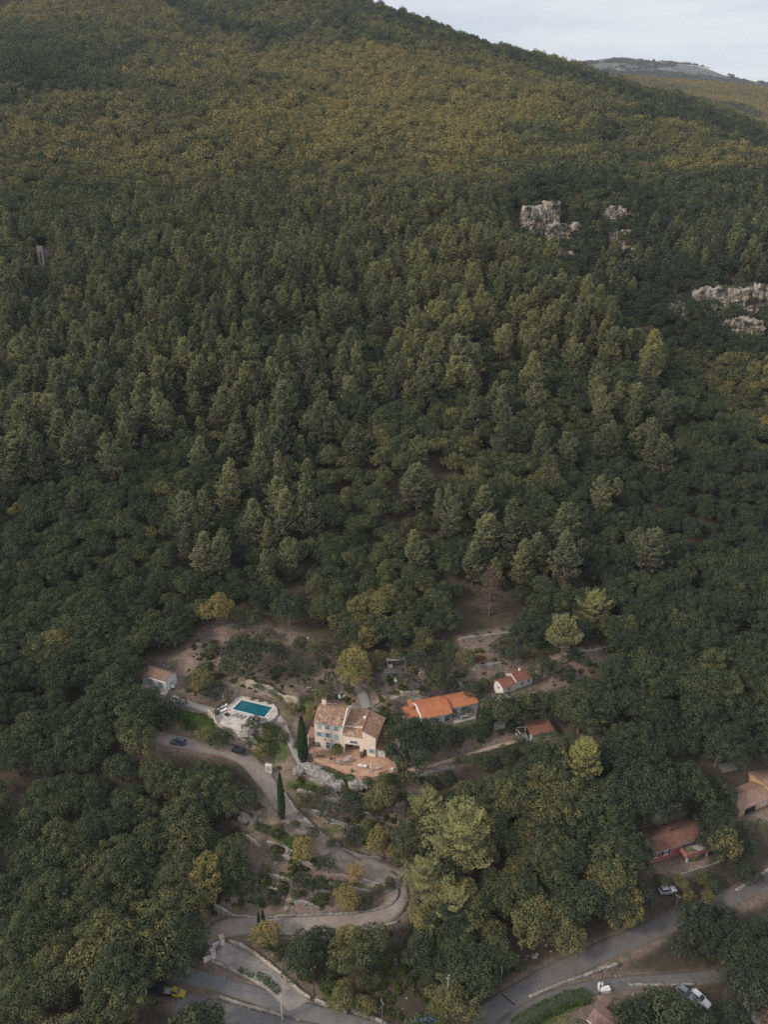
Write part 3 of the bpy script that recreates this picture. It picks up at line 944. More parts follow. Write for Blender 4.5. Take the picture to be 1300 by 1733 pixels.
# ------------------------------------------------------------------ dry stone walls
def wall_mesh(P, ex, mat, name, label, thick=0.55, group=None, minh=0.5):
    P = resample(P, 0.7)
    k = len(P)
    d = np.gradient(P[:, :2], axis=0)
    nr = np.stack([-d[:, 1], d[:, 0]], 1); nr /= np.linalg.norm(nr, axis=1, keepdims=True) + 1e-9
    lo = hgt(P[:, 0] - nr[:, 0] * 1.3, P[:, 1] - nr[:, 1] * 1.3)
    hi = hgt(P[:, 0] + nr[:, 0] * 1.3, P[:, 1] + nr[:, 1] * 1.3)
    top = smooth_line(np.stack([np.maximum(hi + ex, lo + minh)] * 3, 1), 2)[:, 0]
    top = top + rng.uniform(-.12, .12, k)
    rows = 6
    ring = []
    for side in (-1, 1):
        zs = np.linspace(0, 1, rows) if side == -1 else np.linspace(1, 0, rows)
        for z in zs:
            off = side * thick / 2 - (0.12 * (1 - z) if side == -1 else 0)
            ring.append((off, z))
    V = np.zeros((k, len(ring), 3))
    for j, (o, z) in enumerate(ring):
        jt = rng.uniform(-.07, .07, (k, 3))
        V[:, j, 0] = P[:, 0] + nr[:, 0] * o
        V[:, j, 1] = P[:, 1] + nr[:, 1] * o
        V[:, j, 2] = (lo - 0.5) * (1 - z) + top * z
        V[:, j] += jt
    m_ = len(ring)
    q = np.arange(k * m_).reshape(k, m_)
    F = np.stack([q[:-1], np.roll(q, -1, 1)[:-1], np.roll(q, -1, 1)[1:], q[1:]], -1).reshape(-1, 4)[:, ::-1]
    me = array_mesh(name, V.reshape(-1, 3), F, mat)
    mb2 = [tuple(q[0][::-1]), tuple(q[-1])]
    import bmesh
    bm = bmesh.new(); bm.from_mesh(me); bm.verts.ensure_lookup_table()
    for f_ in mb2:
        try: bm.faces.new([bm.verts[i] for i in f_])
        except Exception: pass
    bmesh.ops.recalc_face_normals(bm, faces=bm.faces[:])
    bm.to_mesh(me); bm.free()
    return tag(obj_of(name, me), label, 'wall', group, 'thing')


for P, (pl, hh, L, ex, lab) in zip(wall_lines, WALLS):
    mt = M_STONE2 if ('cream' in lab or 'ochre' in lab) else (M_STONEG if 'grey' in lab else M_STONE)
    wall_mesh(P, ex, mt, 'stone_wall', lab, group='dry stone walls of the terraces')

# ------------------------------------------------------------------ vegetation prototypes
def trunk_mesh(name, h, r, limbs=5, lean=0.3, spread=2.0, seed=0):
    rr = random.Random(seed)
    mb = MB()
    lx, ly = rr.uniform(-lean, lean), rr.uniform(-lean, lean)
    pts = [(lx * t * t, ly * t * t, -0.6 + (h + 0.6) * t) for t in (0, .15, .4, .7, 1)]
    mb.tube(pts, [r * 1.35, r, r * .8, r * .6, r * .3], 6)
    for i in range(limbs):
        a = i * 2.4 + rr.uniform(-.4, .4)
        t = rr.uniform(.45, .9)
        p = Vector((lx * t * t, ly * t * t, h * t))
        L = spread * rr.uniform(.6, 1)
        q = p + Vector((math.cos(a) * L, math.sin(a) * L, L * rr.uniform(.4, .9)))
        mb.tube([p, (p + q) / 2 + Vector((0, 0, .15)), q], [r * .45, r * .3, r * .12], 4)
    me = bpy.data.meshes.new(name)
    me.from_pydata(mb.v, [], mb.f)
    me.materials.append(MBARK)
    return me


def broadleaf(name, seed, nl, per, ls, mat=ML, Rr=3.5, zc=5.0, vert=0.85, lobe=(.26, .44), rag=0.42, ragged=0.15, core=True):
    g = np.random.default_rng(seed)
    el = np.arcsin(g.uniform(-0.35, 1.0, nl))
    az = np.arange(nl) * 2.39996 + g.uniform(-.5, .5, nl)
    rl = Rr * g.uniform(lobe[0], lobe[1], nl)
    out = (Rr - rl * 0.8) * g.uniform(1 - ragged * 2, 1 + ragged, nl)
    skew = 1 + 0.22 * np.sin(az * 2 + seed) + 0.12 * np.sin(az * 3 + seed * 2)
    LC = np.stack([np.cos(el) * np.cos(az) * out * skew, np.cos(el) * np.sin(az) * out * skew, np.sin(el) * out * vert + zc], 1)
    C, Nn, cl = [], [], []
    for i in range(nl):
        m_ = int(per * (rl[i] / (Rr * .35)) ** 2)
        d = norm(g.normal(size=(m_, 3)))
        keep = d[:, 2] > -0.55
        d = d[keep]
        p = LC[i] + d * rl[i] * g.uniform(.72, 1.12, (len(d), 1)) * (1, 1, .85)
        dist = np.linalg.norm(p[:, None] - LC[None], axis=2) / rl[None]
        dist[:, i] = 9
        k2 = dist.min(1) > 0.72
        p, d = p[k2], d[k2]
        C.append(p)
        Nn.append(norm(d + rag * g.normal(size=d.shape) + (0, 0, .25)))
        cl.append(np.full(len(p), g.uniform(-.6, .6)) + g.uniform(-.5, .5, len(p)))
    C, Nn, cl = np.concatenate(C), np.concatenate(Nn), np.concatenate(cl)
    s = ls * g.uniform(.6, 1.35, len(C))
    V, F = leaf_quads(C, Nn, s * .75, s)
    cl = np.repeat(cl, 4)
    return array_mesh(name, V, F, mat, {'clump': cl})


def pine(name, seed, per, nlen, nw, Hh=15.0, W=3.3, nb=42, lo=0.22, mat=MP, sparse=1.0, umbrella=False, blunt=.58, irr=.3):
    g = np.random.default_rng(seed)
    C, D, Nn, cl, dry = [], [], [], [], []
    bx = []
    leanx, leany = g.uniform(-.6, .6, 2)
    for i in range(nb):
        t = (i + g.uniform(0, .8)) / nb
        if umbrella: t = .45 + .55 * t
        az = i * 2.39996 + g.uniform(-.6, .6)
        prof = (1 - t) ** blunt * (0.5 + 0.5 * min(1, t * 3.0)) if not umbrella else (1.15 - t) ** .35 * .95
        L = W * prof * g.uniform(1 - irr * 1.2, 1 + irr) + 0.5
        if g.uniform() > sparse: continue
        up = R(2 + 58 * t ** 1.6 + g.uniform(-10, 12))
        base = np.array((leanx * t * t, leany * t * t, Hh * (lo + (0.93 - lo) * t)))
        bd = np.array((math.cos(az) * math.cos(up), math.sin(az) * math.cos(up), math.sin(up)))
        sd = np.array((-math.sin(az), math.cos(az), 0))
        bx.append((base, base + bd * L))
        m_ = max(4, int(per * (.5 + L / W)))
        f = g.uniform(.22, 1.0, m_) ** .7
        lat = g.uniform(-1, 1, m_)
        wid = (.34 * L + .25) * np.sqrt(np.clip(1.15 - f, 0, 1)) + .12
        p = base + bd * (L * f)[:, None] + sd * (lat * wid)[:, None]
        p[:, 2] += .28 * f ** 2 * L * .6 + g.uniform(-.34, .60, m_) - .10 * np.abs(lat) * wid
        C.append(p)
        D.append(norm(bd * .8 + sd * (lat * .5)[:, None] + np.array((0, 0, .55)) + .38 * g.normal(size=(m_, 3))))
        Nn.append(norm(np.array((0, 0, .9)) - bd * .15 + sd * (lat * .35)[:, None] + g.normal(size=(m_, 3)) * .38))
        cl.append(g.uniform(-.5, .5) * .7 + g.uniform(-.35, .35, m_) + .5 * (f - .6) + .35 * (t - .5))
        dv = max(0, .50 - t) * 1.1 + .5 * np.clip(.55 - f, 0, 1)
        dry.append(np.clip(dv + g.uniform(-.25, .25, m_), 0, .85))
    C, D, Nn, cl, dry = map(np.concatenate, (C, D, Nn, cl, dry))
    s = g.uniform(.7, 1.3, len(C))
    V, F = leaf_quads(C, Nn, nw * s * .5, nlen * s * .5, D)
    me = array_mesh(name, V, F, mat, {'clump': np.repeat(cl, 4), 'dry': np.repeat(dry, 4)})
    return me, bx, (leanx, leany)


def pine_trunk(name, bx, lean, Hh, r=0.22):
    mb = MB()
    mb.tube([(lean[0] * t * t, lean[1] * t * t, -0.6 + (Hh * .97 + .6) * t) for t in (0, .3, .6, 1)], [r * 1.2, r, r * .7, r * .15], 6)
    for a, b in bx[::2]:
        mb.tube([a, (a + b) / 2 + (0, 0, .05), b], [.06, .05, .02], 3, False)
    me = bpy.data.meshes.new(name)
    me.from_pydata(mb.v, [], mb.f)
    me.materials.append(MBARK)
    return me


def cypress(name, seed, Hh=10.0, r=0.9, n=2600, mat=MCYP):
    g = np.random.default_rng(seed)
    t = g.uniform(0.02, 1, n)
    az = g.uniform(0, 2 * math.pi, n)
    rad = r * np.minimum(1, (t * 7) ** .6) * (1 - t ** 3.2) ** .75 * (1 + .10 * np.sin(az * 3 + t * 9)) * g.uniform(.8, 1.05, n)
    C = np.stack([rad * np.cos(az), rad * np.sin(az), t * Hh], 1)
    o = np.stack([np.cos(az), np.sin(az), np.full(n, .3)], 1)
    V, F = leaf_quads(C, norm(o + .45 * g.normal(size=(n, 3))), .13 * g.uniform(.7, 1.3, n), .30 * g.uniform(.7, 1.3, n), norm(o * .4 + (0, 0, 1) + .3 * g.normal(size=(n, 3))))
    return array_mesh(name, V, F, mat, {'clump': np.repeat(g.uniform(-.5, .5, n), 4)})


print('protos')
OAKS = [broadleaf('crown_mesh', 100 + i, 72, 230, .150, Rr=3.5, zc=3.7 + .3 * (i % 3), vert=(.75, .9, 1.0, 1.15)[i % 4], lobe=(.16, .36), ragged=.2) for i in range(7)]
OAK_TR = [trunk_mesh('trunk_mesh', 3.6, .24, 6, .5, 2.0, i) for i in range(7)]
HOLMS = [broadleaf('crown_mesh', 140 + i, 85, 290, .13, Rr=3.5, zc=3.6, vert=(.85, 1.0, .8)[i % 3], lobe=(.15, .28)) for i in range(5)]
BIGOAK = [broadleaf('crown_mesh', 170 + i, 130, 430, .108, Rr=3.5, zc=3.5, vert=(.75, .9, .8)[i % 3], lobe=(.11, .26), ragged=.22) for i in range(4)]
FAROAK = [broadleaf('crown_mesh', 200 + i, 26, 34, .36, Rr=3.5, zc=3.6, vert=(.8, 1, 1.2)[i % 3], lobe=(.3, .5)) for i in range(5)]
MIDOAK = [broadleaf('crown_mesh', 230 + i, 50, 80, .25, Rr=3.5, zc=3.6, vert=(.8, 1, 1.15)[i % 3], lobe=(.18, .38), ragged=.2) for i in range(5)]
SHRUB = [broadleaf('crown_mesh', 250 + i, 40, 200, .155, Rr=3.5, zc=2.6, vert=.8, lobe=(.2, .42), ragged=.2) for i in range(3)]
OLIVES = [broadleaf('crown_mesh', 270 + i, 30, 110, .19, mat=MOL, Rr=3.5, zc=3.4, vert=.8, lobe=(.22, .36), ragged=.3, rag=.9) for i in range(3)]
PINES = []
for i in range(7):
    me, bx, ln = pine('crown_mesh', 300 + i, 42, .80, .24, 15.0, (3.7, 4.7, 3.2, 4.3)[i % 4], (70, 80, 60, 74)[i % 4], (.14, .22, .10, .18)[i % 4], sparse=(1, .9, 1, .85)[i % 4], blunt=(.6, .48, .7, .5, .55, .42, .65)[i])
    PINES.append((me, pine_trunk('trunk_mesh', bx, ln, 15.0)))
BIGPINES = []
for i in range(3):
    me, bx, ln = pine('crown_mesh', 330 + i, 80, .52, .16, 15.0, 6.2, 70, .10, sparse=.9, blunt=.36, irr=.5)
    BIGPINES.append((me, pine_trunk('trunk_mesh', bx, ln, 15.0, .26)))
me, bx, ln = pine('crown_mesh', 350, 80, .5, .18, 12.0, 5.2, 80, .1, umbrella=True)
UMB = (me, pine_trunk('trunk_mesh', bx, ln, 12.0, .3))
me, bx, ln = pine('crown_mesh', 360, 22, .6, .14, 13.0, 3.2, 64, .1, mat=MDEAD)
DEADP = (me, pine_trunk('trunk_mesh', bx, ln, 15.0))
FARPINE = [pine('crown_mesh', 380 + i, 10, 1.3, .46, 15.0, (3.6, 4.5, 3.1)[i % 3], 54, .12)[0] for i in range(4)]
CYP = [cypress('crown_mesh', 400 + i) for i in range(2)]
CYP_TR = trunk_mesh('trunk_mesh', 3.0, .14, 0)


def tree(name, loc, crown, trunk, s, rot, tint, label, cat='tree', group=None, sz=None):
    e = empty(name, loc, rot, label, cat, group)
    e.scale = (s, s, sz if sz else s)
    if trunk is not None:
        obj_of('trunk', trunk, e)
    c = obj_of('crown', crown, e)
    c['tint'] = float(tint)
    return e


def shrub(name, loc, crown, s, rot, tint, label, cat='shrub', group=None, sz=None):
    o = obj_of(name, crown)
    o.location = loc; o.rotation_euler = (0, 0, rot); o.scale = (s, s, sz if sz else s)
    o['tint'] = float(tint)
    return tag(o, label, cat, group)


# ------------------------------------------------------------------ forest scatter
PINE_ZONES = [   # (polygon of crown bases, chance)
    ([(0, 400), (200, 380), (320, 340), (420, 300), (560, 360), (720, 330), (830, 350), (900, 440), (980, 520), (1060, 590), (1130, 660), (1060, 650), (900, 640), (780, 690), (640, 720), (520, 800), (360, 820), (200, 790), (0, 860)], .95),
    ([(560, 640), (760, 640), (900, 660), (950, 760), (840, 800), (700, 840), (600, 800)], .45),
    ([(330, 860), (520, 830), (540, 930), (480, 1000), (350, 990), (280, 930)], .8),
    ([(690, 860), (860, 800), (1080, 740), (1140, 800), (1100, 900), (1130, 980), (1030, 980), (900, 1010), (790, 1000), (700, 990)], .42),
    ([(960, 600), (1100, 640), (1180, 740), (1080, 760), (960, 720)], .5),
    ([(1040, 380), (1310, 330), (1310, 490), (1170, 490), (1050, 530), (1010, 480)], .75),
    ([(0, 860), (180, 820), (300, 860), (250, 960), (0, 920)], .08),
]
OPEN_ZONES = []


def interp_h(x, y): return hgt(x, y)


def cells(y0, y1, s_of, amax=0.62):
    X, Y = [], []
    y = y0
    row = 0
    while y < y1:
        s = s_of(y)
        w = amax * y + 15
        xs = np.arange(-w, w, s) + (row % 2) * s / 2
        X.append(xs + rng.uniform(-.48, .48, len(xs)) * s)
        Y.append(np.full(len(xs), y) + rng.uniform(-.48, .48, len(xs)) * s)
        y += s * .87
        row += 1
    return np.concatenate(X), np.concatenate(Y)


def blocked(x, y, z, rad, hgt_):
    """would a tree here stand on, or hide, open ground, a road or a cliff face?"""
    bad = np.zeros(len(x), bool)
    for k, dx in ((0.05, 0), (0.45, 0), (.8, 0), (.6, -.4), (.6, .4)):
        u, v, d = project(np.stack([x + dx * rad, y, z + k * hgt_], 1))
        for poly in CLEAR: bad |= inpoly(u, v, poly)
        if k > .4:
            for poly in CLIFF_CORE: bad |= inpoly(u, v, poly) & (y > 300)
    return bad


def in_frame(x, y, z, h, mx=40, my=40):
    u, v, d = project(np.stack([x, y, z], 1))
    u2, v2, _ = project(np.stack([x, y, z + h], 1))
    return (u > -mx) & (u < 1300 + mx) & (v2 < 1733 + my) & (v > -my - 40), u, v, d


def visible(x, y, z, tol=2.0):
    """line of sight from the camera clear of the terrain"""
    ok = np.ones(len(x), bool)
    for f in np.linspace(.3, .985, 48):
        ok &= (CZ + (z - CZ) * f) > hgt(x * f, y * f) - tol
    return ok


# pines
x, y = cells(110, 900, lambda yy: 6.6 if yy < 420 else 7.4)
z = hgt(x, y)
fr, u, v, d = in_frame(x, y, z, 15)
prob = np.zeros(len(x))
for poly, pr in PINE_ZONES: prob = np.maximum(prob, inpoly(u, v, poly) * pr)
prob *= np.clip(0.75 + 1.3 * fbm(x / 26, y / 26, 33, 3), .12, 1.3)
prob = np.where((v < 420) & (v > 230) & (u < 850), np.maximum(prob, .05), prob)
keep = fr & (rng.uniform(0, 1, len(x)) < prob)
x, y, z, u, v, d = (q[keep] for q in (x, y, z, u, v, d))
sc = rng.choice([.62, .8, 1.0, 1.15, 1.3], len(x), p=[.16, .24, .28, .2, .12]) * rng.uniform(.92, 1.1, len(x)) * np.where(v > 640, 1.2, 1.08) * np.where(d > 440, .92, 1)
bad = blocked(x, y, z, 2.6 * sc, 15 * sc)
vis = visible(x, y, z + 15 * sc)
keep = (~bad) & vis
x, y, z, u, v, d, sc = (q[keep] for q in (x, y, z, u, v, d, sc))
pines = dict(x=x, y=y, z=z, s=sc, d=d, u=u, v=v)
print('pines', len(x))

# broadleaf
def spacing(yy): return 5.6 if yy < 230 else (5.4 if yy < 480 else (6.4 if yy < 700 else 7.6))


x, y = cells(95, 1750, spacing)
z = hgt(x, y)
fr, u, v, d = in_frame(x, y, z, 8)
x, y, z, u, v, d = (q[fr] for q in (x, y, z, u, v, d))
vis = visible(x, y, z + 8)
x, y, z, u, v, d = (q[vis] for q in (x, y, z, u, v, d))
sp_ = np.where(y < 230, 5.6, np.where(y < 480, 5.4, np.where(y < 700, 6.4, 7.6)))
big = np.clip(.5 + .9 * fbm(x / 30, y / 30, 51, 2), 0, 1)
sc = sp_ / 5.6 * rng.uniform(.78, 1.25, len(x)) * np.where((v > 1050), 1.0 + .75 * big, 1.0 + .3 * big) * np.where(y > 520, rng.uniform(.82, 1.22, len(x)), 1)
bad = blocked(x, y, z, 3.2 * sc, 8.0 * sc)
# thin out where the neighbours are large, and let pines stand free
keep = (~bad) & (rng.uniform(0, 1, len(x)) < np.where(v > 1050, 1 - .42 * big, 1 - .12 * big))
x, y, z, u, v, d, sc = (q[keep] for q in (x, y, z, u, v, d, sc))
ph = {}
for i in range(len(pines['x'])):
    ph.setdefault((int(pines['x'][i] // 4), int(pines['y'][i] // 4)), []).append(i)
sc2 = sc.copy()
for i in range(len(x)):
    if d[i] > 560: continue
    kx, ky = int(x[i] // 4), int(y[i] // 4)
    for aa in (-1, 0, 1):
        for bb in (-1, 0, 1):
            for j in ph.get((kx + aa, ky + bb), ()):
                if math.hypot(x[i] - pines['x'][j], y[i] - pines['y'][j]) < 3.6: sc2[i] = min(sc2[i], sc[i] * .58)
sc = sc2
n1 = fbm(x / 45, y / 45, 71, 4)
n2 = fbm(x / 140, y / 140, 77, 3)
tint = .26 + .16 * n1 + .08 * rng.normal(size=len(x)) * np.where(v < 480, .6, 1)
upper = smooth((520 - v) / 260)
tint += upper * (.24 + .20 * n2)
tint += .18 * smooth((n1 - .25) / .3) * (rng.uniform(0, 1, len(x)) < .35)
tint -= .16 * smooth((u - 900) / 200) * smooth((v - 750) / 120)      # dark evergreen wood on the lower right
tint += .10 * smooth((300 - u) / 200) * smooth((v - 1350) / 150)     # oaks in the bottom left corner
tint += np.where(v > 520, .28, .16) * (rng.uniform(0, 1, len(x)) < .012)
sunlit_tint = np.exp(-(((u - 690) / 230) ** 2 + ((v - 190) / 90) ** 2)) + .8 * np.exp(-(((u - 420) / 150) ** 2 + ((v - 110) / 40) ** 2)) + .5 * np.exp(-(((u - 60) / 120) ** 2 + ((v - 230) / 50) ** 2))  # sunlit patches of the upper slope, painted as yellower, brighter leaf tint
tint += .23 * sunlit_tint - .12 * upper * np.exp(-(((u - 130) / 170) ** 2 + ((v - 110) / 60) ** 2))  # sunlight added to leaf tint; cloud-shaded upper left painted darker
tint += .28 * inpoly(u, v, [(1180, 620), (1310, 600), (1310, 760), (1220, 720)]) * rng.uniform(.2, 1, len(x))
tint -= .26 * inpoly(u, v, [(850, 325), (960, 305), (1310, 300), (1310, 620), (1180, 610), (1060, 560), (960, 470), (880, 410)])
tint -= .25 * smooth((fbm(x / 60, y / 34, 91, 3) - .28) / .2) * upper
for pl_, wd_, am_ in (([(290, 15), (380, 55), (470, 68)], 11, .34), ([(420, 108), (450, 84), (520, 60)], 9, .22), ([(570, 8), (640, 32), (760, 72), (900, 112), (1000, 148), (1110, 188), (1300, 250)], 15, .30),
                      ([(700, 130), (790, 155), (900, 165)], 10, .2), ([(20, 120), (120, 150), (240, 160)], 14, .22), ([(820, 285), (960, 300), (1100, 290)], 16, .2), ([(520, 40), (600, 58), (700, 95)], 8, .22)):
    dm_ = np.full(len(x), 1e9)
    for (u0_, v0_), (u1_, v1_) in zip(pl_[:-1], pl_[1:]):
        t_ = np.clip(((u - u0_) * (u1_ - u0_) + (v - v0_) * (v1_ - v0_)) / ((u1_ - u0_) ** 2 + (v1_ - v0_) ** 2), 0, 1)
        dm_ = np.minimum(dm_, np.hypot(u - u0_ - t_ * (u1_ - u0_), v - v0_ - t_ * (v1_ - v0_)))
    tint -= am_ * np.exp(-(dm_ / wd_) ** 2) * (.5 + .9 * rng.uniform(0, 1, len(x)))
tint = np.where(v < 560, np.minimum(tint, .72 + .05 * rng.normal(size=len(x))), tint)
tint = np.clip(tint, .02, .78)
holm = (tint < .2)
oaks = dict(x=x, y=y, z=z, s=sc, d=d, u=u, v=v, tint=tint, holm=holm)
print('broadleaf', len(x), 'holm', int(holm.sum()))


def crown_area(dct, rr): return dct['s'] / dct['d'] * ((dct['u'] > 0) & (dct['u'] < 1300) & (dct['v'] < 1745))


def pick(dct, mask, nmax):
    a = crown_area(dct, 1) * mask
    idx = np.argsort(-a)[:nmax]
    return idx[a[idx] > 0]


taken = np.zeros(len(oaks['x']), bool)
for nm, msk, lab, grp, protos in (
        ('oak_tree', ~oaks['holm'], 'green to olive leafy oak among its like in the wooded hillside', 'leafy oaks nearest in the wood', OAKS),
        ('holm_oak_tree', oaks['holm'], 'dark green evergreen oak among its like in the wooded hillside', 'dark evergreen oaks nearest in the wood', HOLMS)):
    for i in pick(oaks, msk, 300):
        taken[i] = True
        s = oaks['s'][i]
        pr = BIGOAK if s > 1.35 else protos
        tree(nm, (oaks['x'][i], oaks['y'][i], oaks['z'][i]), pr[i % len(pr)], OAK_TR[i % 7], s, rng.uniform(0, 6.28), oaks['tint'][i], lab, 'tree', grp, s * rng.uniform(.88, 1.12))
ptaken = np.zeros(len(pines['x']), bool)
for i in pick(pines, np.ones(len(pines['x'])), 300):
    ptaken[i] = True
    me, tr = PINES[i % len(PINES)]
    s = pines['s'][i]
    tree('pine_tree', (pines['x'][i], pines['y'][i], pines['z'][i]), me, tr, s * rng.uniform(.85, 1.12), rng.uniform(0, 6.28), rng.uniform(.08, .62) + .22 * (pines['u'][i] > 680) * (pines['v'][i] < 700), 'tall pine with grey green needles among the pines of the hillside', 'tree', 'tall pines nearest on the hillside', s * rng.uniform(.85, 1.12)).rotation_euler[:2] = rng.normal(0, .055, 2)


def scatter(name, P, rot, scl, tint, pidx, meshes, kind='stuff'):
    """one object: instances of the given crown meshes on a cloud of points"""
    me = bpy.data.meshes.new(name)
    me.from_pydata([tuple(p) for p in np.asarray(P, float)], [], [])
    for nm, ty, val, key in (('rot', 'FLOAT_VECTOR', rot, 'vector'), ('scl', 'FLOAT_VECTOR', scl, 'vector'), ('tint', 'FLOAT', tint, 'value'), ('pidx', 'INT', pidx, 'value')):
        at = me.attributes.new(nm, ty, 'POINT')
        at.data.foreach_set(key, np.ascontiguousarray(val, np.int32 if ty == 'INT' else np.float32).ravel())
    o = obj_of(name, me)
    ng = bpy.data.node_groups.new(name, 'GeometryNodeTree')
    ng.interface.new_socket(name='Geometry', in_out='INPUT', socket_type='NodeSocketGeometry')
    ng.interface.new_socket(name='Geometry', in_out='OUTPUT', socket_type='NodeSocketGeometry')
    gi, go = ng.nodes.new('NodeGroupInput'), ng.nodes.new('NodeGroupOutput')
    inst = ng.nodes.new('GeometryNodeInstanceOnPoints')
    join = ng.nodes.new('GeometryNodeGeometryToInstance')
    for mesh in reversed(meshes):
        po = bpy.data.objects.new('crown_source', mesh)      # not linked to the scene
        oi = ng.nodes.new('GeometryNodeObjectInfo')
        oi.inputs['Object'].default_value = po
        oi.inputs['As Instance'].default_value = False
        ng.links.new(oi.outputs['Geometry'], join.inputs[0])

    def attr(nm, ty):
        a = ng.nodes.new('GeometryNodeInputNamedAttribute')
        a.data_type = ty
        a.inputs['Name'].default_value = nm
        return a.outputs['Attribute']
    inst.inputs['Pick Instance'].default_value = True
    e2r = ng.nodes.new('FunctionNodeEulerToRotation')
    ng.links.new(attr('rot', 'FLOAT_VECTOR'), e2r.inputs[0])
    ng.links.new(e2r.outputs[0], inst.inputs['Rotation'])
    ng.links.new(attr('scl', 'FLOAT_VECTOR'), inst.inputs['Scale'])
    ng.links.new(attr('pidx', 'INT'), inst.inputs['Instance Index'])
    ng.links.new(gi.outputs[0], inst.inputs['Points'])
    ng.links.new(join.outputs[0], inst.inputs['Instance'])
    ng.links.new(inst.outputs[0], go.inputs[0])
    md = o.modifiers.new('scatter', 'NODES')
    md.node_group = ng
    return tag(o, kind=kind)


def rotscl(k, s, zv=.15):
    return np.stack([rng.normal(0, .06, k), rng.normal(0, .06, k), rng.uniform(0, 6.28, k)], 1), np.stack([s, s, s * rng.uniform(1 - zv, 1 + zv, k)], 1)


q = ~taken
k = int(q.sum())
dq = oaks['d'][q]
pi_ = np.where(dq < 330, rng.integers(0, 7, k), np.where(dq < 620, 7 + rng.integers(0, 5, k), 12 + rng.integers(0, 5, k)))
rt, sl = rotscl(k, oaks['s'][q], .32)
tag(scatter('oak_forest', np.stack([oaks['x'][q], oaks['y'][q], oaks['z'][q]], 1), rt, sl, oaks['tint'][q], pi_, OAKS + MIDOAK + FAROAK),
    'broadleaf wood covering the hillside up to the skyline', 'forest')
q = ~ptaken
k = int(q.sum())
pi_ = np.where(pines['d'][q] < 430, rng.integers(0, 7, k), 7 + rng.integers(0, 4, k))
rt, sl = rotscl(k, pines['s'][q])
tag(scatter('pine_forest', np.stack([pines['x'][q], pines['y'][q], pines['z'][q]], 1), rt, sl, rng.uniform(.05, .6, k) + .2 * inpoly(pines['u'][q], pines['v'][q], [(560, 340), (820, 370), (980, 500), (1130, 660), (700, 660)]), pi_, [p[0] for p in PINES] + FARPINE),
    'far pines scattered through the upper wood and ravine', 'forest')

# ------------------------------------------------------------------ buildings
def zat(P, v):
    """height at which the vertical through P shows at picture row v"""
    yc = -(v - 866.5) / FPX
    y = P[1]
    # (y sp + z cp) = yc (y cp - z sp)
    return CZ + y * (yc * cp - sp) / (cp + yc * sp)


def house_root(name, a, b, z, label, cat='house', group=None):
    A_, B_ = onplane(a[0], a[1], z), onplane(b[0], b[1], z)
    rz = math.atan2(B_[1] - A_[1], B_[0] - A_[0])
    return empty(name, A_, rz, label, cat, group), float(np.hypot(*(B_ - A_)[:2])), A_, B_


def gable_x(root, x0, x1, y0, y1, zw, rise, wm, rm, ov=.35, z0=-1.5, ridge=.5, wall='wall', roof='roof', ovx=.25):
    """walls with a roof whose ridge runs along x"""
    yr = y0 + (y1 - y0) * ridge
    MB().prism([(x0, y0, z0), (x0, y1, z0), (x0, y1, zw), (x0, yr, zw + rise), (x0, y0, zw)], (x1 - x0, 0, 0)).build(wall, wm, root)
    mb = MB()
    s1, s2 = rise / max(.01, yr - y0), rise / max(.01, y1 - yr)
    a, b = x0 - ovx, x1 + ovx
    zz = .16
    mb.slab([(a, y0 - ov, zw - s1 * ov + zz), (b, y0 - ov, zw - s1 * ov + zz), (b, yr, zw + rise + zz), (a, yr, zw + rise + zz)], .14)
    mb.slab([(a, y1 + ov, zw - s2 * ov + zz), (a, yr, zw + rise + zz), (b, yr, zw + rise + zz), (b, y1 + ov, zw - s2 * ov + zz)], .14)
    r = mb.build(roof, rm, root)
    MB().tube([(a, yr, zw + rise + zz), (b, yr, zw + rise + zz)], .13, 6).build('ridge_cap', rm, r)
    MB().tube([(a, y0 - ov - .06, zw - s1 * ov + .02), (b, y0 - ov - .06, zw - s1 * ov + .02)], .07, 6).build('gutter', M_METAL, r)
    return r


def window(root, c, w, h, sd=(1, 0, 0), nd=(0, -1, 0), shut=None, frame=None, glass=None, name='window', closed=False, mull=True):
    """casement window standing 4 cm proud of the wall with pane, sill and shutters"""
    c, sd, nd = Vector(c), Vector(sd).normalized(), Vector(nd).normalized()
    up = Vector((0, 0, 1))
    fr = frame or M_FRAME
    mb = MB()
    t = .07
    for s_ in (-1, 1):
        mb.obox(c + sd * s_ * (w / 2) + nd * .03, sd * t / 2, nd * .06, up * (h / 2))
        mb.obox(c + up * s_ * (h / 2) + nd * .03, sd * (w / 2 - t / 2 - .002), nd * .055, up * t / 2)
    if mull:
        mb.obox(c + nd * .03, sd * .03, nd * .05, up * (h / 2 - t / 2 - .002))
        mb.obox(c + up * h * .12 + nd * .03, sd * (w / 2 - t / 2 - .002), nd * .045, up * .025)
    wo = mb.build(name, fr, root)
    MB().obox(c + nd * .012, sd * (w / 2 - .01), nd * .018, up * (h / 2 - .01)).build('pane', glass or M_GLASS, wo)
    if name == 'window':
        MB().obox(c - up * (h / 2 + .08) + nd * .08, sd * (w / 2 + .1), nd * .1, up * .04).build('sill', M_OFFW, wo)
    if shut:
        for s_ in (-1, 1):
            if closed:
                cc, hw = c + sd * s_ * w / 4 + nd * .13, w / 4 - .01
            else:
                cc, hw = c + sd * s_ * (w / 2 + w / 4 + .06) + nd * .05, w / 4
            sb = MB().obox(cc, sd * hw, nd * .025, up * (h / 2 + .04))
            for kz in (-.28, .28): sb.obox(cc + nd * .035 + up * h * kz, sd * hw * .95, nd * .012, up * .05)
            sb.build('shutter', shut, root)
    return wo


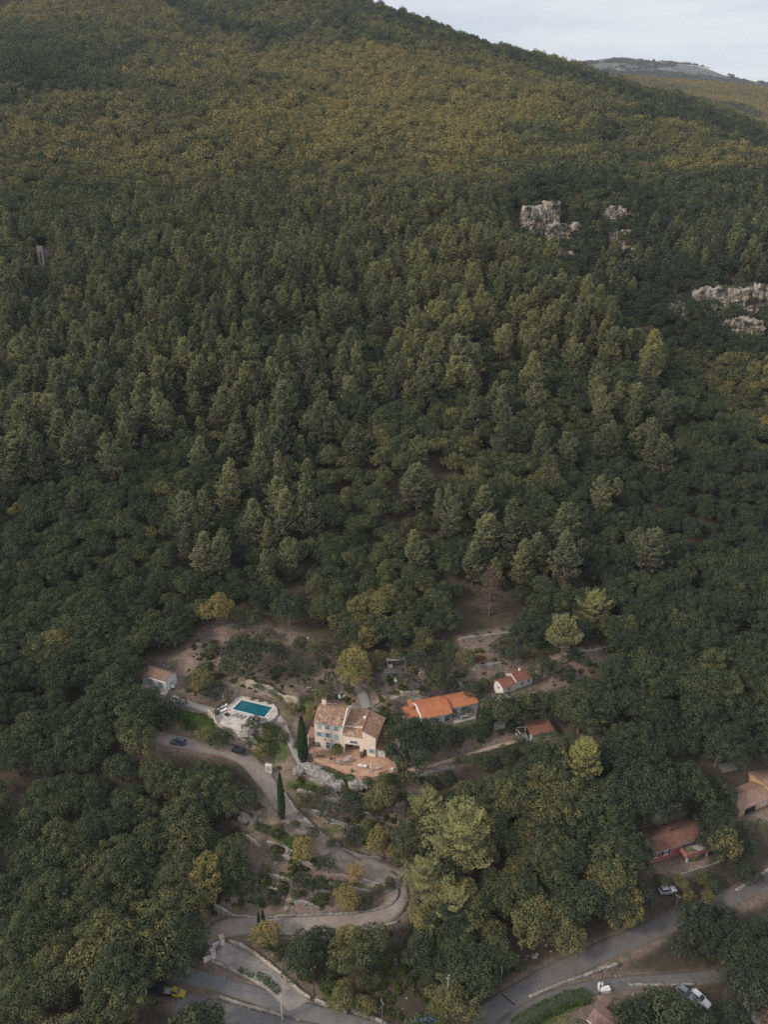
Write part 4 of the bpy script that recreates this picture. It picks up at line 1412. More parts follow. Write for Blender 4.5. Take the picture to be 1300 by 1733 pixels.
def chimney(root, x, y, z0, z1, w=.7, d=.6, mt=None):
    mb = MB().box(x - w / 2, x + w / 2, y - d / 2, y + d / 2, z0, z1)
    o = mb.build('chimney', mt or M_PINK, root)
    c = MB().box(x - w / 2 - .1, x + w / 2 + .1, y - d / 2 - .1, y + d / 2 + .1, z1 + .12, z1 + .2)
    for i in (-1, 1):
        for j in (-1, 1): c.box(x + i * w * .36 - .06, x + i * w * .36 + .06, y + j * d * .36 - .06, y + j * d * .36 + .06, z1, z1 + .12)
    c.build('chimney_cap', M_TILE_RED, o)


# ---- the farmhouse
root, L, A_, B_ = house_root('farmhouse', (533.5, 1266), (580.6, 1273), Z_HOUSE, 'large pink farmhouse with mottled canal tile roofs and blue green shutters', 'house')
E0 = zat(A_, 1221) - Z_HOUSE
print('farmhouse L', L, 'eaves', E0)
EV = E0
W = 9.0
RISE = 2.3
gable_x(root, 0, L, 0, W, EV, RISE, M_PINK, M_TILE_OLD, ovx=.12)
mb = MB()
mb.prism([(L + .13, -.3, EV - .55), (L + .13, W / 2, EV + RISE - .1), (L + .13, W + .3, EV - .55), (L + .13, W + .3, EV + .2), (L + .13, W / 2, EV + RISE + .42), (L + .13, -.3, EV + .1)], (.3, 0, 0))
mb.build('parapet', M_WHITE, root)
chimney(root, 1.3, W * .62, EV + 1.2, EV + RISE + 1.5, 1.2, .8)
MB().tube([(L * .86, 1.0, EV + .3), (L * .86, 1.0, EV + 1.6)], .16, 7).build('flue', M_PINK, root)
# rear wing with a roof a little higher up
st = EV / 3.45
for fx in (.17, .47, .78):
    for k, cz in enumerate((st * 1.95, st * 2.93)):
        window(root, (L * fx, 0, cz), .95, 1.5 if k == 0 else 1.35, shut=M_SHUT, closed=(fx == .78 and k == 0) or (fx == .17 and k == 1))
window(root, (L * .47, 0, st * .62), 1.0, 2.1, shut=None, name='door')
MB().obox((L * .47 + 1.05, -.25, st * .62), (.42, -.2, 0), (.02, .04, 0), (0, 0, 1.1)).build('shutter', M_SHUT, root)
window(root, (L * .12, 0, st * .62), .9, 1.4, shut=M_SHUT, closed=True)
# arched garden door
arch = [(L * .82 + 1.05 * math.cos(a), -.06, 1.75 + 1.05 * math.sin(a)) for a in np.linspace(0, math.pi, 13)]
MB().prism([(L * .82 + 1.05, -.06, 0)] + arch + [(L * .82 - 1.05, -.06, 0)], (0, .04, 0)).build('arched_door', M_WOODD, root)
mb = MB()
mb.tube([(L * .82 + 1.15, -.08, 0), (L * .82 + 1.15, -.08, 1.75)] + [(L * .82 + 1.15 * math.cos(a), -.08, 1.75 + 1.15 * math.sin(a)) for a in np.linspace(0.1, math.pi - .1, 12)] + [(L * .82 - 1.15, -.08, 1.75), (L * .82 - 1.15, -.08, 0)], .12, 5)
mb.build('arch_surround', M_STONE2, root)
for fx in (.36, .62):
    MB().obox((L * fx, -.18, st * 1.35), (.1, 0, 0), (0, .14, 0), (0, 0, .16)).build('wall_lamp', M_WOODD, root)
# lower right block
X1, X2, X3 = L + .05, L + 5.6, L + 9.4
G1, RZ, RE = EV * .66, EV * .90, EV * .70
mb = MB()
mb.box(X1, X2, 0, .4, 3.0, G1)                                   # band above the porch
mb.box(X1, X1 + .5, 0, .4, -.5, 2.998)
mb.box(X2 - .8, X2, .003, .4, -.5, 2.998)
mb.box(X1, X2, 3.2, 3.5, -.5, 3.6)                               # back of the porch
mb.box(X1, X2, .4, 3.2, 3.0, 3.2)                                # its ceiling
mb.prism([(X1, 2.0, G1 - .5), (X1, 2.0, RZ - .55), (X2, 2.0, RZ - .02), (X2, 2.0, G1 - .5)], (0, 7.0, 0))
mb.prism([(X2, -.02, -.5), (X2, -.02, RZ - .02), (X3, -.02, RE), (X3, -.02, -.5)], (0, 9.0, 0))
mb.build('side_wall', M_PINK, root)
MB().slab([(X1, -.35, G1 + .1), (X2 - .02, -.35, G1 + .1), (X2 - .02, 2.0, RZ - .75), (X1, 2.0, RZ - .95)], .14).build('porch_roof', M_TILE_OLD, root)
MT2 = mat_tiles('old_tiles_turned', [(0.32, 0.17, 0.11), (0.54, 0.32, 0.205), (0.37, 0.21, 0.14), (0.62, 0.45, 0.33), (0.29, 0.17, 0.115)], 2.2, along='y')
mb = MB()
mb.slab([(X1, 1.9, RZ - .4), (X2, 1.9, RZ + .16), (X2, 9.4, RZ + .16), (X1, 9.4, RZ - .4)], .14)
mb.slab([(X2, -.2, RZ + .16), (X3 + .4, -.2, RE + .06), (X3 + .9, 9.4, RE + .0), (X2, 9.4, RZ + .16)], .14)
r = mb.build('side_roof', MT2, root)
MB().tube([(X2, -.22, RZ + .18), (X2, 9.4, RZ + .18)], .15, 6).build('ridge_cap', M_TILE_RED, r)
MB().obox((X2 - .7, 5.8, RZ + .2), (.35, 0, .04), (0, .5, 0), (0, 0, .06)).build('skylight', M_FRAME, r)
MB().tube([(X2 - .1, 8.6, RZ), (X2 - .1, 8.6, RZ + 2.0)], .05, 5).build('aerial_mast', M_METAL, r)
window(root, (X1 + 3.1, 0, 4.35 * G1 / 6.5), 2.1, 1.0, shut=None)
MB().obox((X1 + 1.5, -.06, 4.35 * G1 / 6.5), (.5, 0, 0), (0, .03, 0), (0, 0, .55)).build('shutter', M_FRAME, root)
window(root, (X1 + 3.6, 3.2, 1.15), 1.5, 2.2, name='door')
MB().box(X1 + .9, X1 + 2.0, 2.6, 3.15, 0, .9).build('porch_bench', M_WOODD, root)
window(root, (X3 - 1.1, -.02, 1.9), .9, 1.3, shut=M_SHUT)
MB().obox((X2 + .75, -.07, 1.05), (.5, 0, 0), (0, .03, 0), (0, 0, 1.05)).build('door', M_WOODD, root)
# low additions on the right and on the left
mb = MB().box(X3 + .02, X3 + 2.6, .4, 4.0, -.5, 2.6)
mb.box(X3 + .5, X3 + 6.2, 4.1, 9.0, -.5, 3.4)
mb.build('annex_wall', M_OFFW, root)
mb = MB().slab([(X3, .0, 2.75), (X3 + 3.0, .0, 2.5), (X3 + 3.0, 4.05, 3.6), (X3, 4.05, 3.9)], .14)
mb.slab([(X3 + .4, 3.9, 3.5), (X3 + 6.5, 3.9, 3.3), (X3 + 6.5, 9.3, 4.3), (X3 + .4, 9.3, 4.5)], .14)
mb.build('annex_roof', M_TILE_RED, root)
mb = MB().slab([(-2.6, .6, 3.0), (-.05, .6, 3.1), (-.05, 4.2, 3.9), (-2.6, 4.2, 3.8)], .14)
mb.build('side_porch_roof', M_TILE_PINK, root)
mb = MB()
for yy in (.9, 3.9): mb.box(-2.4, -2.15, yy - .12, yy + .12, -.5, 3.1)
mb.build('side_porch_post', M_OFFW, root)
FX = Matrix.Translation(root.location) @ Matrix.Rotation(root.rotation_euler.z, 4, 'Z')

# terrace paving in front of the house
tp = [(524, 1270), (530, 1284), (553, 1295), (582, 1304), (608, 1312.5), (632, 1314), (655, 1309), (674, 1303), (668, 1290), (650, 1278), (634, 1270), (600, 1262), (548, 1258), (528, 1258)]
pts = [onplane(u, v, Z_HOUSE + .12) for u, v in tp]
mb = MB().prism([(p[0], p[1], Z_HOUSE - 1.6) for p in pts], (0, 0, 1.62))
tag(mb.build('terrace', M_TERRA), kind='structure')

# ---- pool
cor = [(393, 1200), (409, 1184), (462, 1196.5), (447, 1214)]
ZP = Z_POOL + .25
pc = np.array([onplane(u, v, ZP) for u, v in cor])
ctr = pc.mean(0)
deckpx = [(362, 1207), (364, 1214), (369, 1223), (378, 1229), (390, 1231), (404, 1236), (418, 1236), (430, 1228), (441, 1224), (455, 1221), (464, 1215), (470, 1208), (469, 1199), (463, 1191), (444, 1186), (424, 1180), (408, 1178), (398, 1182), (391, 1190), (380, 1193), (368, 1201)]
dk = [onplane(u, v, ZP) for u, v in deckpx]
# deck as a ring of faces round the basin so the water lies below it
import bmesh


def ring_slab(outer, inner, z, th):
    bm = bmesh.new()
    vo = [bm.verts.new((p[0], p[1], z)) for p in outer]
    vi = [bm.verts.new((p[0], p[1], z)) for p in inner]
    eo = [bm.edges.new((vo[i], vo[(i + 1) % len(vo)])) for i in range(len(vo))]
    ei = [bm.edges.new((vi[i], vi[(i + 1) % len(vi)])) for i in range(len(vi))]
    bmesh.ops.triangle_fill(bm, use_beauty=True, use_dissolve=False, edges=eo + ei)
    bmesh.ops.recalc_face_normals(bm, faces=bm.faces[:])
    if sum(f.normal.z for f in bm.faces) < 0: bmesh.ops.reverse_faces(bm, faces=bm.faces[:])
    ret = bmesh.ops.extrude_face_region(bm, geom=bm.faces[:])
    for v in [g_ for g_ in ret['geom'] if isinstance(g_, bmesh.types.BMVert)]: v.co.z -= th
    bmesh.ops.recalc_face_normals(bm, faces=bm.faces[:])
    return bm


pool = empty('swimming_pool', (ctr[0], ctr[1], ZP), 0, 'rectangular blue swimming pool in a pale stone deck', 'swimming pool')
loc = lambda P: [(p[0] - ctr[0], p[1] - ctr[1]) for p in P]
grow = lambda P, k: [((p[0]) * (1 + k / np.hypot(*p)), (p[1]) * (1 + k / np.hypot(*p))) for p in P]
inn = loc(pc)
bm = ring_slab(loc(dk), grow(inn, .55), 0, 2.4)
me = bpy.data.meshes.new('deck'); bm.to_mesh(me); bm.free(); me.materials.append(M_DECK)
obj_of('deck', me, pool)
bm = ring_slab(grow(inn, .55), inn, .05, 2.0)
me = bpy.data.meshes.new('coping'); bm.to_mesh(me); bm.free(); me.materials.append(M_COPING)
obj_of('coping', me, pool)
MB().add([(p[0], p[1], -.22) for p in grow(inn, .02)], [(0, 3, 2, 1)]).build('water', M_WATER, pool)
stp = MB()
e0, e1 = Vector((*inn[0], 0)), Vector((*inn[1], 0))
for i in (0.06, .13):
    p = Vector((*inn[2], 0)).lerp(Vector((*inn[3], 0)), .4 + i)
    stp.tube([p + Vector((-.35, .1, -.6)), p + Vector((-.3, .08, .55)), p + Vector((.25, -.08, .55)), p + Vector((.3, -.1, .05))], .03, 5)
stp.build('pool_ladder', M_METAL, pool)


def line_obj(pl, z, h, t, mat, name, label, cat='wall', group=None, G=None):
    P = [onplane(u, v, z) for u, v in pl]
    mb = MB()
    for i in range(len(P) - 1):
        a, b = Vector(P[i]), Vector(P[i + 1])
        d = (b - a).normalized()
        mb.obox((a + b) / 2 + Vector((0, 0, h / 2 - 1.0)), (b - a) / 2, Vector((-d.y, d.x, 0)) * t / 2, Vector((0, 0, h / 2 + 1.0)))
    return tag(mb.build(name, mat), label, cat, group, 'thing')


wall_mesh(resample([onplane(u, v, Z_POOL - 1.2) for u, v in [(355, 1216), (360, 1222), (368, 1232), (395, 1240), (420, 1244)]], 1.0), .4, M_STONE2, 'stone_wall', 'cream stone retaining wall bowed round the front of the pool deck', .7, 'dry stone walls of the terraces', 2.2)

# ---- cabin by the pool
root, L, A_, B_ = house_root('cabin', (242, 1158.5), (282, 1170.5), Z_CABIN, 'small white pool cabin with brown tile roof and pale blue shutters', 'house')
zw = zat(A_, 1141) - Z_CABIN
gable_x(root, 0, L, 0, 4.8, zw, 1.35, M_WHITE, M_TILE_BROWN)
for fx in (.33, .76): window(root, (L * fx, 0, zw * .48), 1.0, min(2.0, zw * .7), shut=M_SHUT, name='door')
MB().obox((L + .05, 2.4, 1.05), (0, .75, 0), (.04, 0, 0), (0, 0, 1.05)).build('door', M_SHUT, root)
MB().box(-.3, L + .4, -1.8, -.02, -1.2, .05).build('doorstep', M_DECK, root)
CAB = Matrix.Translation(root.location) @ Matrix.Rotation(root.rotation_euler.z, 4, 'Z')

# ---- orange roofed bungalow
root, L, A_, B_ = house_root('bungalow', (715, 1231), (764, 1219.5), Z_ORANGE, 'white bungalow with bright orange tile roofs behind the big dark tree', 'house')
gable_x(root, 0, L, 0, 8.2, 2.9, 1.5, M_WHITE, M_TILE_ORANGE, ridge=.55)
gable_x(root, L + .02, L + 9.5, 2.2, 8.2, 2.55, .95, M_WHITE, M_TILE_ORANGE, wall='wing_wall', roof='wing_roof')
MB().obox((L + 6.5, 3.6, 3.08), (.5, 0, 0), (0, .42, .15), (0, -.02, .06)).build('skylight', M_GLASS, root)
mb = MB().slab([(-3.6, 2.2, 2.3), (-.02, 2.2, 2.35), (-.02, 6.6, 3.2), (-3.6, 6.6, 3.15)], .14)
mb.build('annex_roof', M_TILE_ORANGE, root)
MB().box(-3.4, -.02, 2.4, 6.4, -1, 2.2).build('annex_wall', M_WHITE, root)
MB().slab([(-1.6, 5.0, 3.6), (-.3, 5.0, 3.7), (-.3, 8.6, 3.95), (-1.6, 8.6, 3.85)], .14).build('rear_roof', M_TILE_ORANGE, root)
mb = MB().prism([(-.28, -.3, 2.75), (-.28, 4.5, 4.4), (-.28, 8.5, 2.75), (-.28, 8.5, 3.1), (-.28, 4.5, 4.78), (-.28, -.3, 3.08)], (.25, 0, 0))
mb.build('parapet', M_WHITE, root)
window(root, (L - 1.3, 0, 1.15), 1.7, 2.1, name='door')
for xx in (2.0, 4.4): window(root, (xx, 0, 1.5), 1.0, 1.2, shut=M_SHUT)
for xx in (2.0, 5.0): window(root, (L + xx, 2.2, 1.3), 1.4, 1.5)
window(root, (L + 9.5, 4.2, 1.4), .9, 1.1, (0, 1, 0), (1, 0, 0))
for yy in (1.6, 3.6, 5.6): window(root, (0, yy, 1.6), .5, 1.3, (0, 1, 0), (-1, 0, 0), name='window', mull=False)
MB().box(L + .3, L + 9, -1.6, 2.15, -.6, .08).build('patio', M_CONC, root)
ORA = Matrix.Translation(root.location) @ Matrix.Rotation(root.rotation_euler.z, 4, 'Z'); ORL = L

# ---- small white cottage
root, L, A_, B_ = house_root('cottage', (851, 1176), (901, 1157.5), Z_WHITE, 'small white cottage under two red brown roofs, one stepped above the other', 'house')
gable_x(root, 0, L * .42, 0, 4.2, 2.5, .95, M_WHITE, M_TILE_RED)
gable_x(root, L * .42 + .02, L, .2, 4.4, 2.9, 1.05, M_WHITE, M_TILE_RED, wall='upper_wall', roof='upper_roof')
mb = MB().prism([(L * .42 - .12, -.3, 2.6), (L * .42 - .12, 2.3, 4.2), (L * .42 - .12, 4.7, 2.8), (L * .42 - .12, 4.7, 3.1), (L * .42 - .12, 2.3, 4.5), (L * .42 - .12, -.3, 2.95)], (.22, 0, 0))
mb.build('parapet', M_WHITE, root)
window(root, (L * .2, 0, 1.45), 1.0, 1.2)
for fx in (.66, .88): window(root, (L * fx, .2, 1.5), 1.0, 1.25)
window(root, (0, 2.0, 1.5), .8, 1.1, (0, 1, 0), (-1, 0, 0))
MB().box(-3, L * .55, -2.2, -.02, -1.6, .03).build('terrace_slab', M_CONC, root)
chimney(root, L * .8, 3.4, 3.2, 4.6, .7, .6, M_WHITE)

# ---- shed with the red roof
root, L, A_, B_ = house_root('garden_shed', (900, 1254), (937, 1247), Z_SHED, 'low garden shed with red roof and pale green open end', 'shed')
MB().box(0, L, 0, 4.6, -1, 2.1).build('wall', M_GREENW, root)
MB().slab([(-.3, -.4, 2.15), (L + .3, -.4, 2.15), (L + .3, 5.0, 3.0), (-.3, 5.0, 3.0)], .12).build('roof', M_TILE_RED, root)
mb = MB()
mb.box(-3.0, -.02, -.1, .1, -.8, .55); mb.box(-3.1, -2.9, .1, 4.0, -.8, .55)
for (xx, yy) in ((-2.95, 0), (-2.95, 4.0), (-.1, 4.0)): mb.box(xx - .06, xx + .06, yy - .06, yy + .06, .56, 2.0)
mb.obox((-2.95, 2.0, 2.03), (.06, 0, 0), (0, 2.1, 0), (0, 0, .05)); mb.obox((-1.5, 4.02, 2.03), (1.38, 0, 0), (0, .05, 0), (0, 0, .05))
mb.build('porch_frame', M_FRAME, root)
MB().obox((-.05, 2.4, 1.0), (.03, 0, 0), (0, 1.2, 0), (0, 0, 1.0)).build('door', M_DARK, root)
MB().box(-2.85, -.05, .15, 3.9, -.5, .05).build('porch_floor', M_CONC, root)

# ---- red house
root, L, A_, B_ = house_root('villa', (1101, 1462), (1190, 1434), Z_RED, 'dark red villa with white framed windows and navy shutters among trees', 'house')
zw = 4.6
M_TILE_DULL = mat_tiles('dull_red_tiles', [(0.21, 0.105, 0.085), (0.27, 0.14, 0.11), (0.19, 0.10, 0.08)], 2.4)
zw = 4.0
gable_x(root, 0, L, 0, 5.6, zw, 1.15, M_REDW, M_TILE_DULL, ov=.5)
MB().slab([(L * .44, -.9, zw - .12), (L * .44 + 1.5, -.9, zw - .12), (L * .44 + 1.5, 1.2, zw + .45), (L * .44, 1.2, zw + .45)], .12).build('porch_roof', M_TILE_DULL, root)
chimney(root, L * .45, 3.2, zw + .9, zw + 2.0, .6, .5, M_TILE_DULL)
window(root, (L * .08, 0, zw * .58), .9, 1.2, shut=M_NAVY)
window(root, (L * .27, 0, zw * .58), 1.2, 1.3, shut=M_NAVY)
window(root, (L * .68, 0, zw * .72), 1.3, 1.7, shut=M_NAVY)
window(root, (L * .90, 0, zw * .72), 1.2, 1.3, shut=M_NAVY)
b0, b1 = L * .52, L * 1.0
MB().box(b0, b1, -2.8, -.02, 2.0, 2.2).build('balcony_floor', M_CONC, root)
mb = MB().box(b0, b1, -2.95, -2.8, 1.75, 3.0)
mb.box(b0 - .15, b0, -2.95, -.02, 1.75, 3.0); mb.box(b1, b1 + .15, -2.95, -.02, 1.75, 3.0)
mb.build('balcony_parapet', M_REDW, root)
for xx in (b0 + .4, b1 - 1.4): MB().box(xx, xx + .4, -2.75, -2.3, -.8, 1.99).build('pillar', M_OFFW, root)
MB().obox((L * .72, -.05, 1.0), (1.3, 0, 0), (0, .03, 0), (0, 0, .95)).build('garage_door', M_DARK, root)
MB().box(b0 - 3, b1 + 1, -5, -2.98, -1.5, -.35).build('forecourt', M_STONEG, root)

# ---- ochre houses at the picture's right edge
root, L, A_, B_ = house_root('ochre_house', (1250, 1383), (1300, 1363), Z_OCHRE, 'low ochre house with pink tile roof and dark open porch by the road', 'house')
gable_x(root, 0, L + 1, 0, 6.2, 2.7, 1.2, M_OCHRE, M_TILE_PINK)
MB().obox((L * .38, -.05, 1.1), (1.9, 0, 0), (0, .03, 0), (0, 0, 1.05)).build('porch_opening', M_DARK, root)
window(root, (L * .82, 0, 1.4), .8, 1.1, shut=M_FRAME)
mb = MB().box(L + 1.02, L + 9.5, -1.5, 8, -1, 4.3)
mb.build('upper_wall', M_OCHRE, root)
MB().slab([(L + .6, -2.0, 4.35), (L + 10, -2.0, 4.35), (L + 10, 3.4, 5.9), (L + .6, 3.4, 5.9)], .14).build('upper_roof', M_TILE_PINK, root)
MB().slab([(L + .6, 8.5, 4.35), (L + .6, 3.4, 5.88), (L + 10, 3.4, 5.88), (L + 10, 8.5, 4.35)], .14).build('rear_roof', M_TILE_PINK, root)
MB().obox((L + 3.6, 1.2, 5.35), (1.0, 0, 0), (0, .7, .2), (0, -.02, .05)).build('solar_panel', mat_plain('solar_blue', (.08, .16, .33), .25), root)

# ---- small things of masonry
root, L, A_, B_ = house_root('stone_hut', (655, 1131), (688, 1129), Z_HUT, 'flat roofed open fronted grey stone hut below the woods', 'hut')
mb = MB().box(0, L, 2.2, 2.6, -.5, 2.0); mb.box(0, .35, 0, 2.2, -.5, 2.0); mb.box(L - .35, L, 0, 2.2, -.5, 2.0)
mb.build('wall', M_STONEG, root)
MB().obox((L / 2, 1.7, 2.1), (L / 2 + .1, 0, 0), (0, .9, 0), (0, 0, .1)).build('roof', M_CONC, root)
MB().obox((1.4, .3, .4), (.3, 0, 0), (0, .25, 0), (0, 0, .5)).build('post', M_FRAME, root)
MB().obox((.7, .3, .45), (.2, 0, 0), (0, .2, 0), (0, 0, .55)).build('post', M_FRAME, root)
z = hit(1232, 1310)[2]
root, L, A_, B_ = house_root('outbuilding', (1222, 1313), (1244, 1308), z, 'small dark grey roofed shed half hidden above the ochre houses', 'shed')
gable_x(root, 0, L, 0, 3.4, 1.7, .6, M_WOODD, mat_tiles('slate_tiles', [(.12, .11, .11), (.17, .155, .15)], 2.0))
z = hit(1020, 1760)[2]
root, L, A_, B_ = house_root('tiled_shed', (1003, 1742), (1034, 1768), z, 'stone shed with pale old tile roof beside the side road', 'shed')
gable_x(root, -1, L, 0, 4.2, 2.0, .7, M_STONE2, M_TILE_PINK)
z = hit(1290, 1745)[2]
root, L, A_, B_ = house_root('red_roofed_house', (1288, 1750), (1340, 1740), z, 'corner of a house with red tile roof at the lower right edge', 'house')
gable_x(root, 0, L, 0, 6, 3.0, 1.2, M_OFFW, M_TILE_RED)
window(root, (2, 0, 1.5), 1, 1.2)
z = hit(71, 452)[2]
root, L, A_, B_ = house_root('ruined_tower', (66, 452), (76, 452), z, 'pale roofless stone tower ruin alone among the pines', 'ruin')
hh = min(14, zat(A_, 416) - z)
mb = MB().box(0, L, 0, .7, -2, hh); mb.box(0, .7, .7, 4, -2, hh * .96); mb.box(L - .7, L, .7, 4, -2, hh * .8)
mb.build('wall', M_STONEG, root)
MB().obox((L / 2, -.03, hh * .5), (.5, 0, 0), (0, .02, 0), (0, 0, hh * .25)).build('opening', M_DARK, root)
MB().box(.9, L - .9, .8, 3.8, hh * .72, hh * .78).build('ledge', M_STONE, root)

# ---- gate piers
for (u, v), lab in (((376, 1598), 'white rendered gate pier with wing wall, upper one at the drive entrance'), ((361, 1621), 'white rendered gate pier with wing wall, lower one at the drive entrance')):
    p = hit(u, v)
    root = empty('gate_pier', p, .5, lab, 'gate pier', 'white gate piers at the drive entrance')
    MB().box(-.45, .45, -.45, .45, -.8, 2.3).build('pier', M_WHITE, root)
    MB().box(-.55, .55, -.55, .55, 2.31, 2.5).build('cap', M_STONE2, root)
    MB().box(-2.2, -.46, -.2, .2, -.8, 1.2).build('wing_wall', M_WHITE, root)
p = hit(368, 1612)
root = empty('metal_gate', (p[0], p[1], p[2]), 1.25, 'dark open bar gate between the white piers', 'gate')
mb = MB()
for i in range(9): mb.tube([(-1.6 + i * .4, 0, .1), (-1.6 + i * .4, 0, 1.6)], .035, 5)
for zz in (.15, 1.55): mb.obox((0, 0, zz), (1.65, 0, 0), (0, .04, 0), (0, 0, .04))
mb.build('bars', M_WOODD, root)
p = hit(455, 1306)
root = empty('meter_box', p, -.3, 'upright white meter box beside the drive below the lemon tree', 'meter box')
MB().box(-.9, .9, -.35, .35, -.4, 2.3).build('body', M_WHITE, root)
MB().box(-1.0, 1.0, -.45, .45, 2.31, 2.42).build('lid', M_OFFW, root)
MB().obox((0, -.37, 1.2), (.6, 0, 0), (0, .015, 0), (0, 0, .8)).build('door', M_CONC, root)

# ---- utility poles
POLES = [((249, 1692), 1637, 'grey concrete utility pole in front of the dark oaks'), ((478, 1727), 1684, 'grey concrete utility pole standing between the two lanes'),
         ((532, 1685), 1637, 'brown wooden pole at the foot of the entrance drive'), ((756, 1719), 1651, 'tall pale pole wrapped in dry creeper by the road'),
         ((785, 1706), 1683, 'short pole with a white head beside the road'), ((847, 1676), 1640, 'thin grey pole at the edge of the dark wood'),
         ((1015, 1684), 1640, 'dark slim pole beside the rubble near the side road'), ((647, 1735), 1694, 'thin pole by the end of the stone wall on the lower road'), ((1144, 1540), 1515, 'thin bent pole beside the road under the trees')]
ptops = []
for i, ((u, v), vt, lab) in enumerate(POLES):
    p = hit(u, v)
    h_ = max(3, zat(p, vt) - p[2])
    root = empty('utility_pole', p, .3 * i, lab, 'utility pole', 'poles along the lanes')
    r = .16 if i in (0, 1, 3) else .1
    mt = (M_POLEC, M_POLEC, M_WOODD, M_ROCK, M_METAL, M_METAL, M_WOODD, M_METAL, M_METAL)[i]
    MB().tube([(0, 0, -1), (0, 0, h_ * .5), (0, 0, h_)], [r * 1.2, r, r * .75], 7).build('pole', mt, root)
    mb = MB().box(-.6, .6, -.05, .05, h_ - .45, h_ - .33)
    ar = mb.build('crossarm', mt, root)
    for k in (-.5, 0, .5): MB().tube([(k, 0, h_ - .33), (k, 0, h_ - .15)], .05, 6).build('insulator', M_FRAME, ar)
    ptops.append(Vector((p[0], p[1], p[2] + h_ - .15)))
for a, b, lab in ((0, 1, 'thin overhead wire strung between the two concrete poles'), (4, 5, 'thin overhead wire beside the right hand road edge'), (1, 2, 'thin overhead wire crossing the entrance drive')):
    A2, B2 = ptops[a], ptops[b]
    mb = MB().tube([A2.lerp(B2, t) - Vector((0, 0, 1.2 * 4 * t * (1 - t))) for t in np.linspace(0, 1, 14)], .02, 4)
    tag(mb.build('overhead_wire', M_DARK), lab, 'wire')

A2, B2 = hit(850, 1683), hit(871, 1702)
d_ = Vector(B2 - A2).normalized()
tag(MB().obox((Vector(A2) + Vector(B2)) / 2 + Vector((0, 0, .17)), Vector(B2 - A2) / 2, Vector((-d_.y, d_.x, 0)) * .18, Vector((0, 0, .03))).build('drain_grate', M_DARK), 'dark drain grating laid across the road', 'drain')

# ---- cars
M_CARS = {'slate': mat_plain('slate_car_paint', (0.10, 0.12, 0.155), .3, .3, .5), 'black': mat_plain('black_car_paint', (0.018, 0.018, 0.022), .25, .2, .5),
          'white': mat_plain('white_car_paint', (0.62, 0.63, 0.65), .35, 0, .5), 'grey': mat_plain('grey_car_paint', (0.20, 0.21, 0.23), .35, .3, .5), 'silver': mat_plain('silver_car_paint', (0.42, 0.44, 0.49), .35, .4, .5), 'yellow': M_YELL}
WHEEL = MB().tube([(0, -.11, 0), (0, .11, 0)], .33, 14)
RIM = MB().tube([(0, -.125, 0), (0, .125, 0)], .2, 10)


def car(p, yaw, paint, label, Lc=4.4, Wc=1.8, Hc=1.5, suv=False):
    root = empty('car', p, yaw, label, 'car')
    h = Wc / 2
    # lower body: cross sections along the length (x, half width, sill z, shoulder z)
    prof = [(-.5, .80, .38, .72), (-.47, .92, .28, .86), (-.30, 1.0, .24, .95), (.10, 1.0, .24, .95), (.32, .98, .24, .88), (.46, .90, .27, .76), (.5, .74, .36, .62)]
    vs, fs = [], []
    for x_, w_, z0, z1 in prof:
        for yy, zz in ((-1, z0), (-1.0, (z0 + z1) / 2), (-.93, z1), (-.5, z1 + .05), (.5, z1 + .05), (.93, z1), (1.0, (z0 + z1) / 2), (1, z0)):
            vs.append((x_ * Lc, yy * w_ * h, zz))
    k = 8
    for i in range(len(prof) - 1):
        for j in range(k): fs.append((i * k + j, i * k + (j + 1) % k, (i + 1) * k + (j + 1) % k, (i + 1) * k + j))
    fs += [tuple(range(k))[::-1], tuple((len(prof) - 1) * k + j for j in range(k))]
    MB().add(vs, fs).build('body', M_CARS[paint], root)
    back = -.46 if suv else -.42
    lo = [(back * Lc, .82), (.17 * Lc, .86)]; hi = [((back + .07) * Lc, .66), (-.02 * Lc, .68)]
    z0, z1 = .95, Hc
    cab = [(lo[0][0], -lo[0][1] * h, z0), (lo[1][0], -lo[1][1] * h, z0), (lo[1][0], lo[1][1] * h, z0), (lo[0][0], lo[0][1] * h, z0),
           (hi[0][0], -hi[0][1] * h, z1), (hi[1][0], -hi[1][1] * h, z1), (hi[1][0], hi[1][1] * h, z1), (hi[0][0], hi[0][1] * h, z1)]
    MB().add(cab, [(3, 2, 1, 0), (4, 5, 6, 7), (0, 1, 5, 4), (1, 2, 6, 5), (2, 3, 7, 6), (3, 0, 4, 7)]).build('windows', M_GLASS, root)
    MB().obox(((hi[0][0] + hi[1][0]) / 2, 0, z1 + .015), ((hi[1][0] - hi[0][0]) / 2 + .05, 0, 0), (0, hi[0][1] * h + .03, 0), (0, 0, .03)).build('roof', M_CARS[paint], root)
    mb = MB()
    for s_ in (-1, 1):
        for a, b in ((0, 4), (1, 5)) if s_ < 0 else ((3, 7), (2, 6)):
            mb.tube([Vector(cab[a]) * 1.0 + Vector((0, s_ * .02, 0)), Vector(cab[b]) + Vector((0, s_ * .02, 0))], .045, 5)
    mb.build('pillar', M_CARS[paint], root)
    for xx in (-.31, .31):
        for s_ in (-1, 1):
            w = WHEEL.build('wheel', M_TYRE, root)
            w.location = (xx * Lc, s_ * (h - .08), .33)
            RIM.build('rim', M_METAL, w)
    for s_ in (-1, 1):
        MB().obox((.495 * Lc, s_ * h * .56, .66), (.03, 0, 0), (0, .17, 0), (0, 0, .07)).build('headlight', M_LAMP, root)
        MB().obox((-.497 * Lc, s_ * h * .62, .72), (.03, 0, 0), (0, .14, 0), (0, 0, .08)).build('tail_light', M_REDW, root)
        MB().obox((.14 * Lc, s_ * (h + .1), 1.0), (.07, 0, 0), (0, .1, 0), (0, 0, .06)).build('mirror', M_CARS[paint], root)
    return root


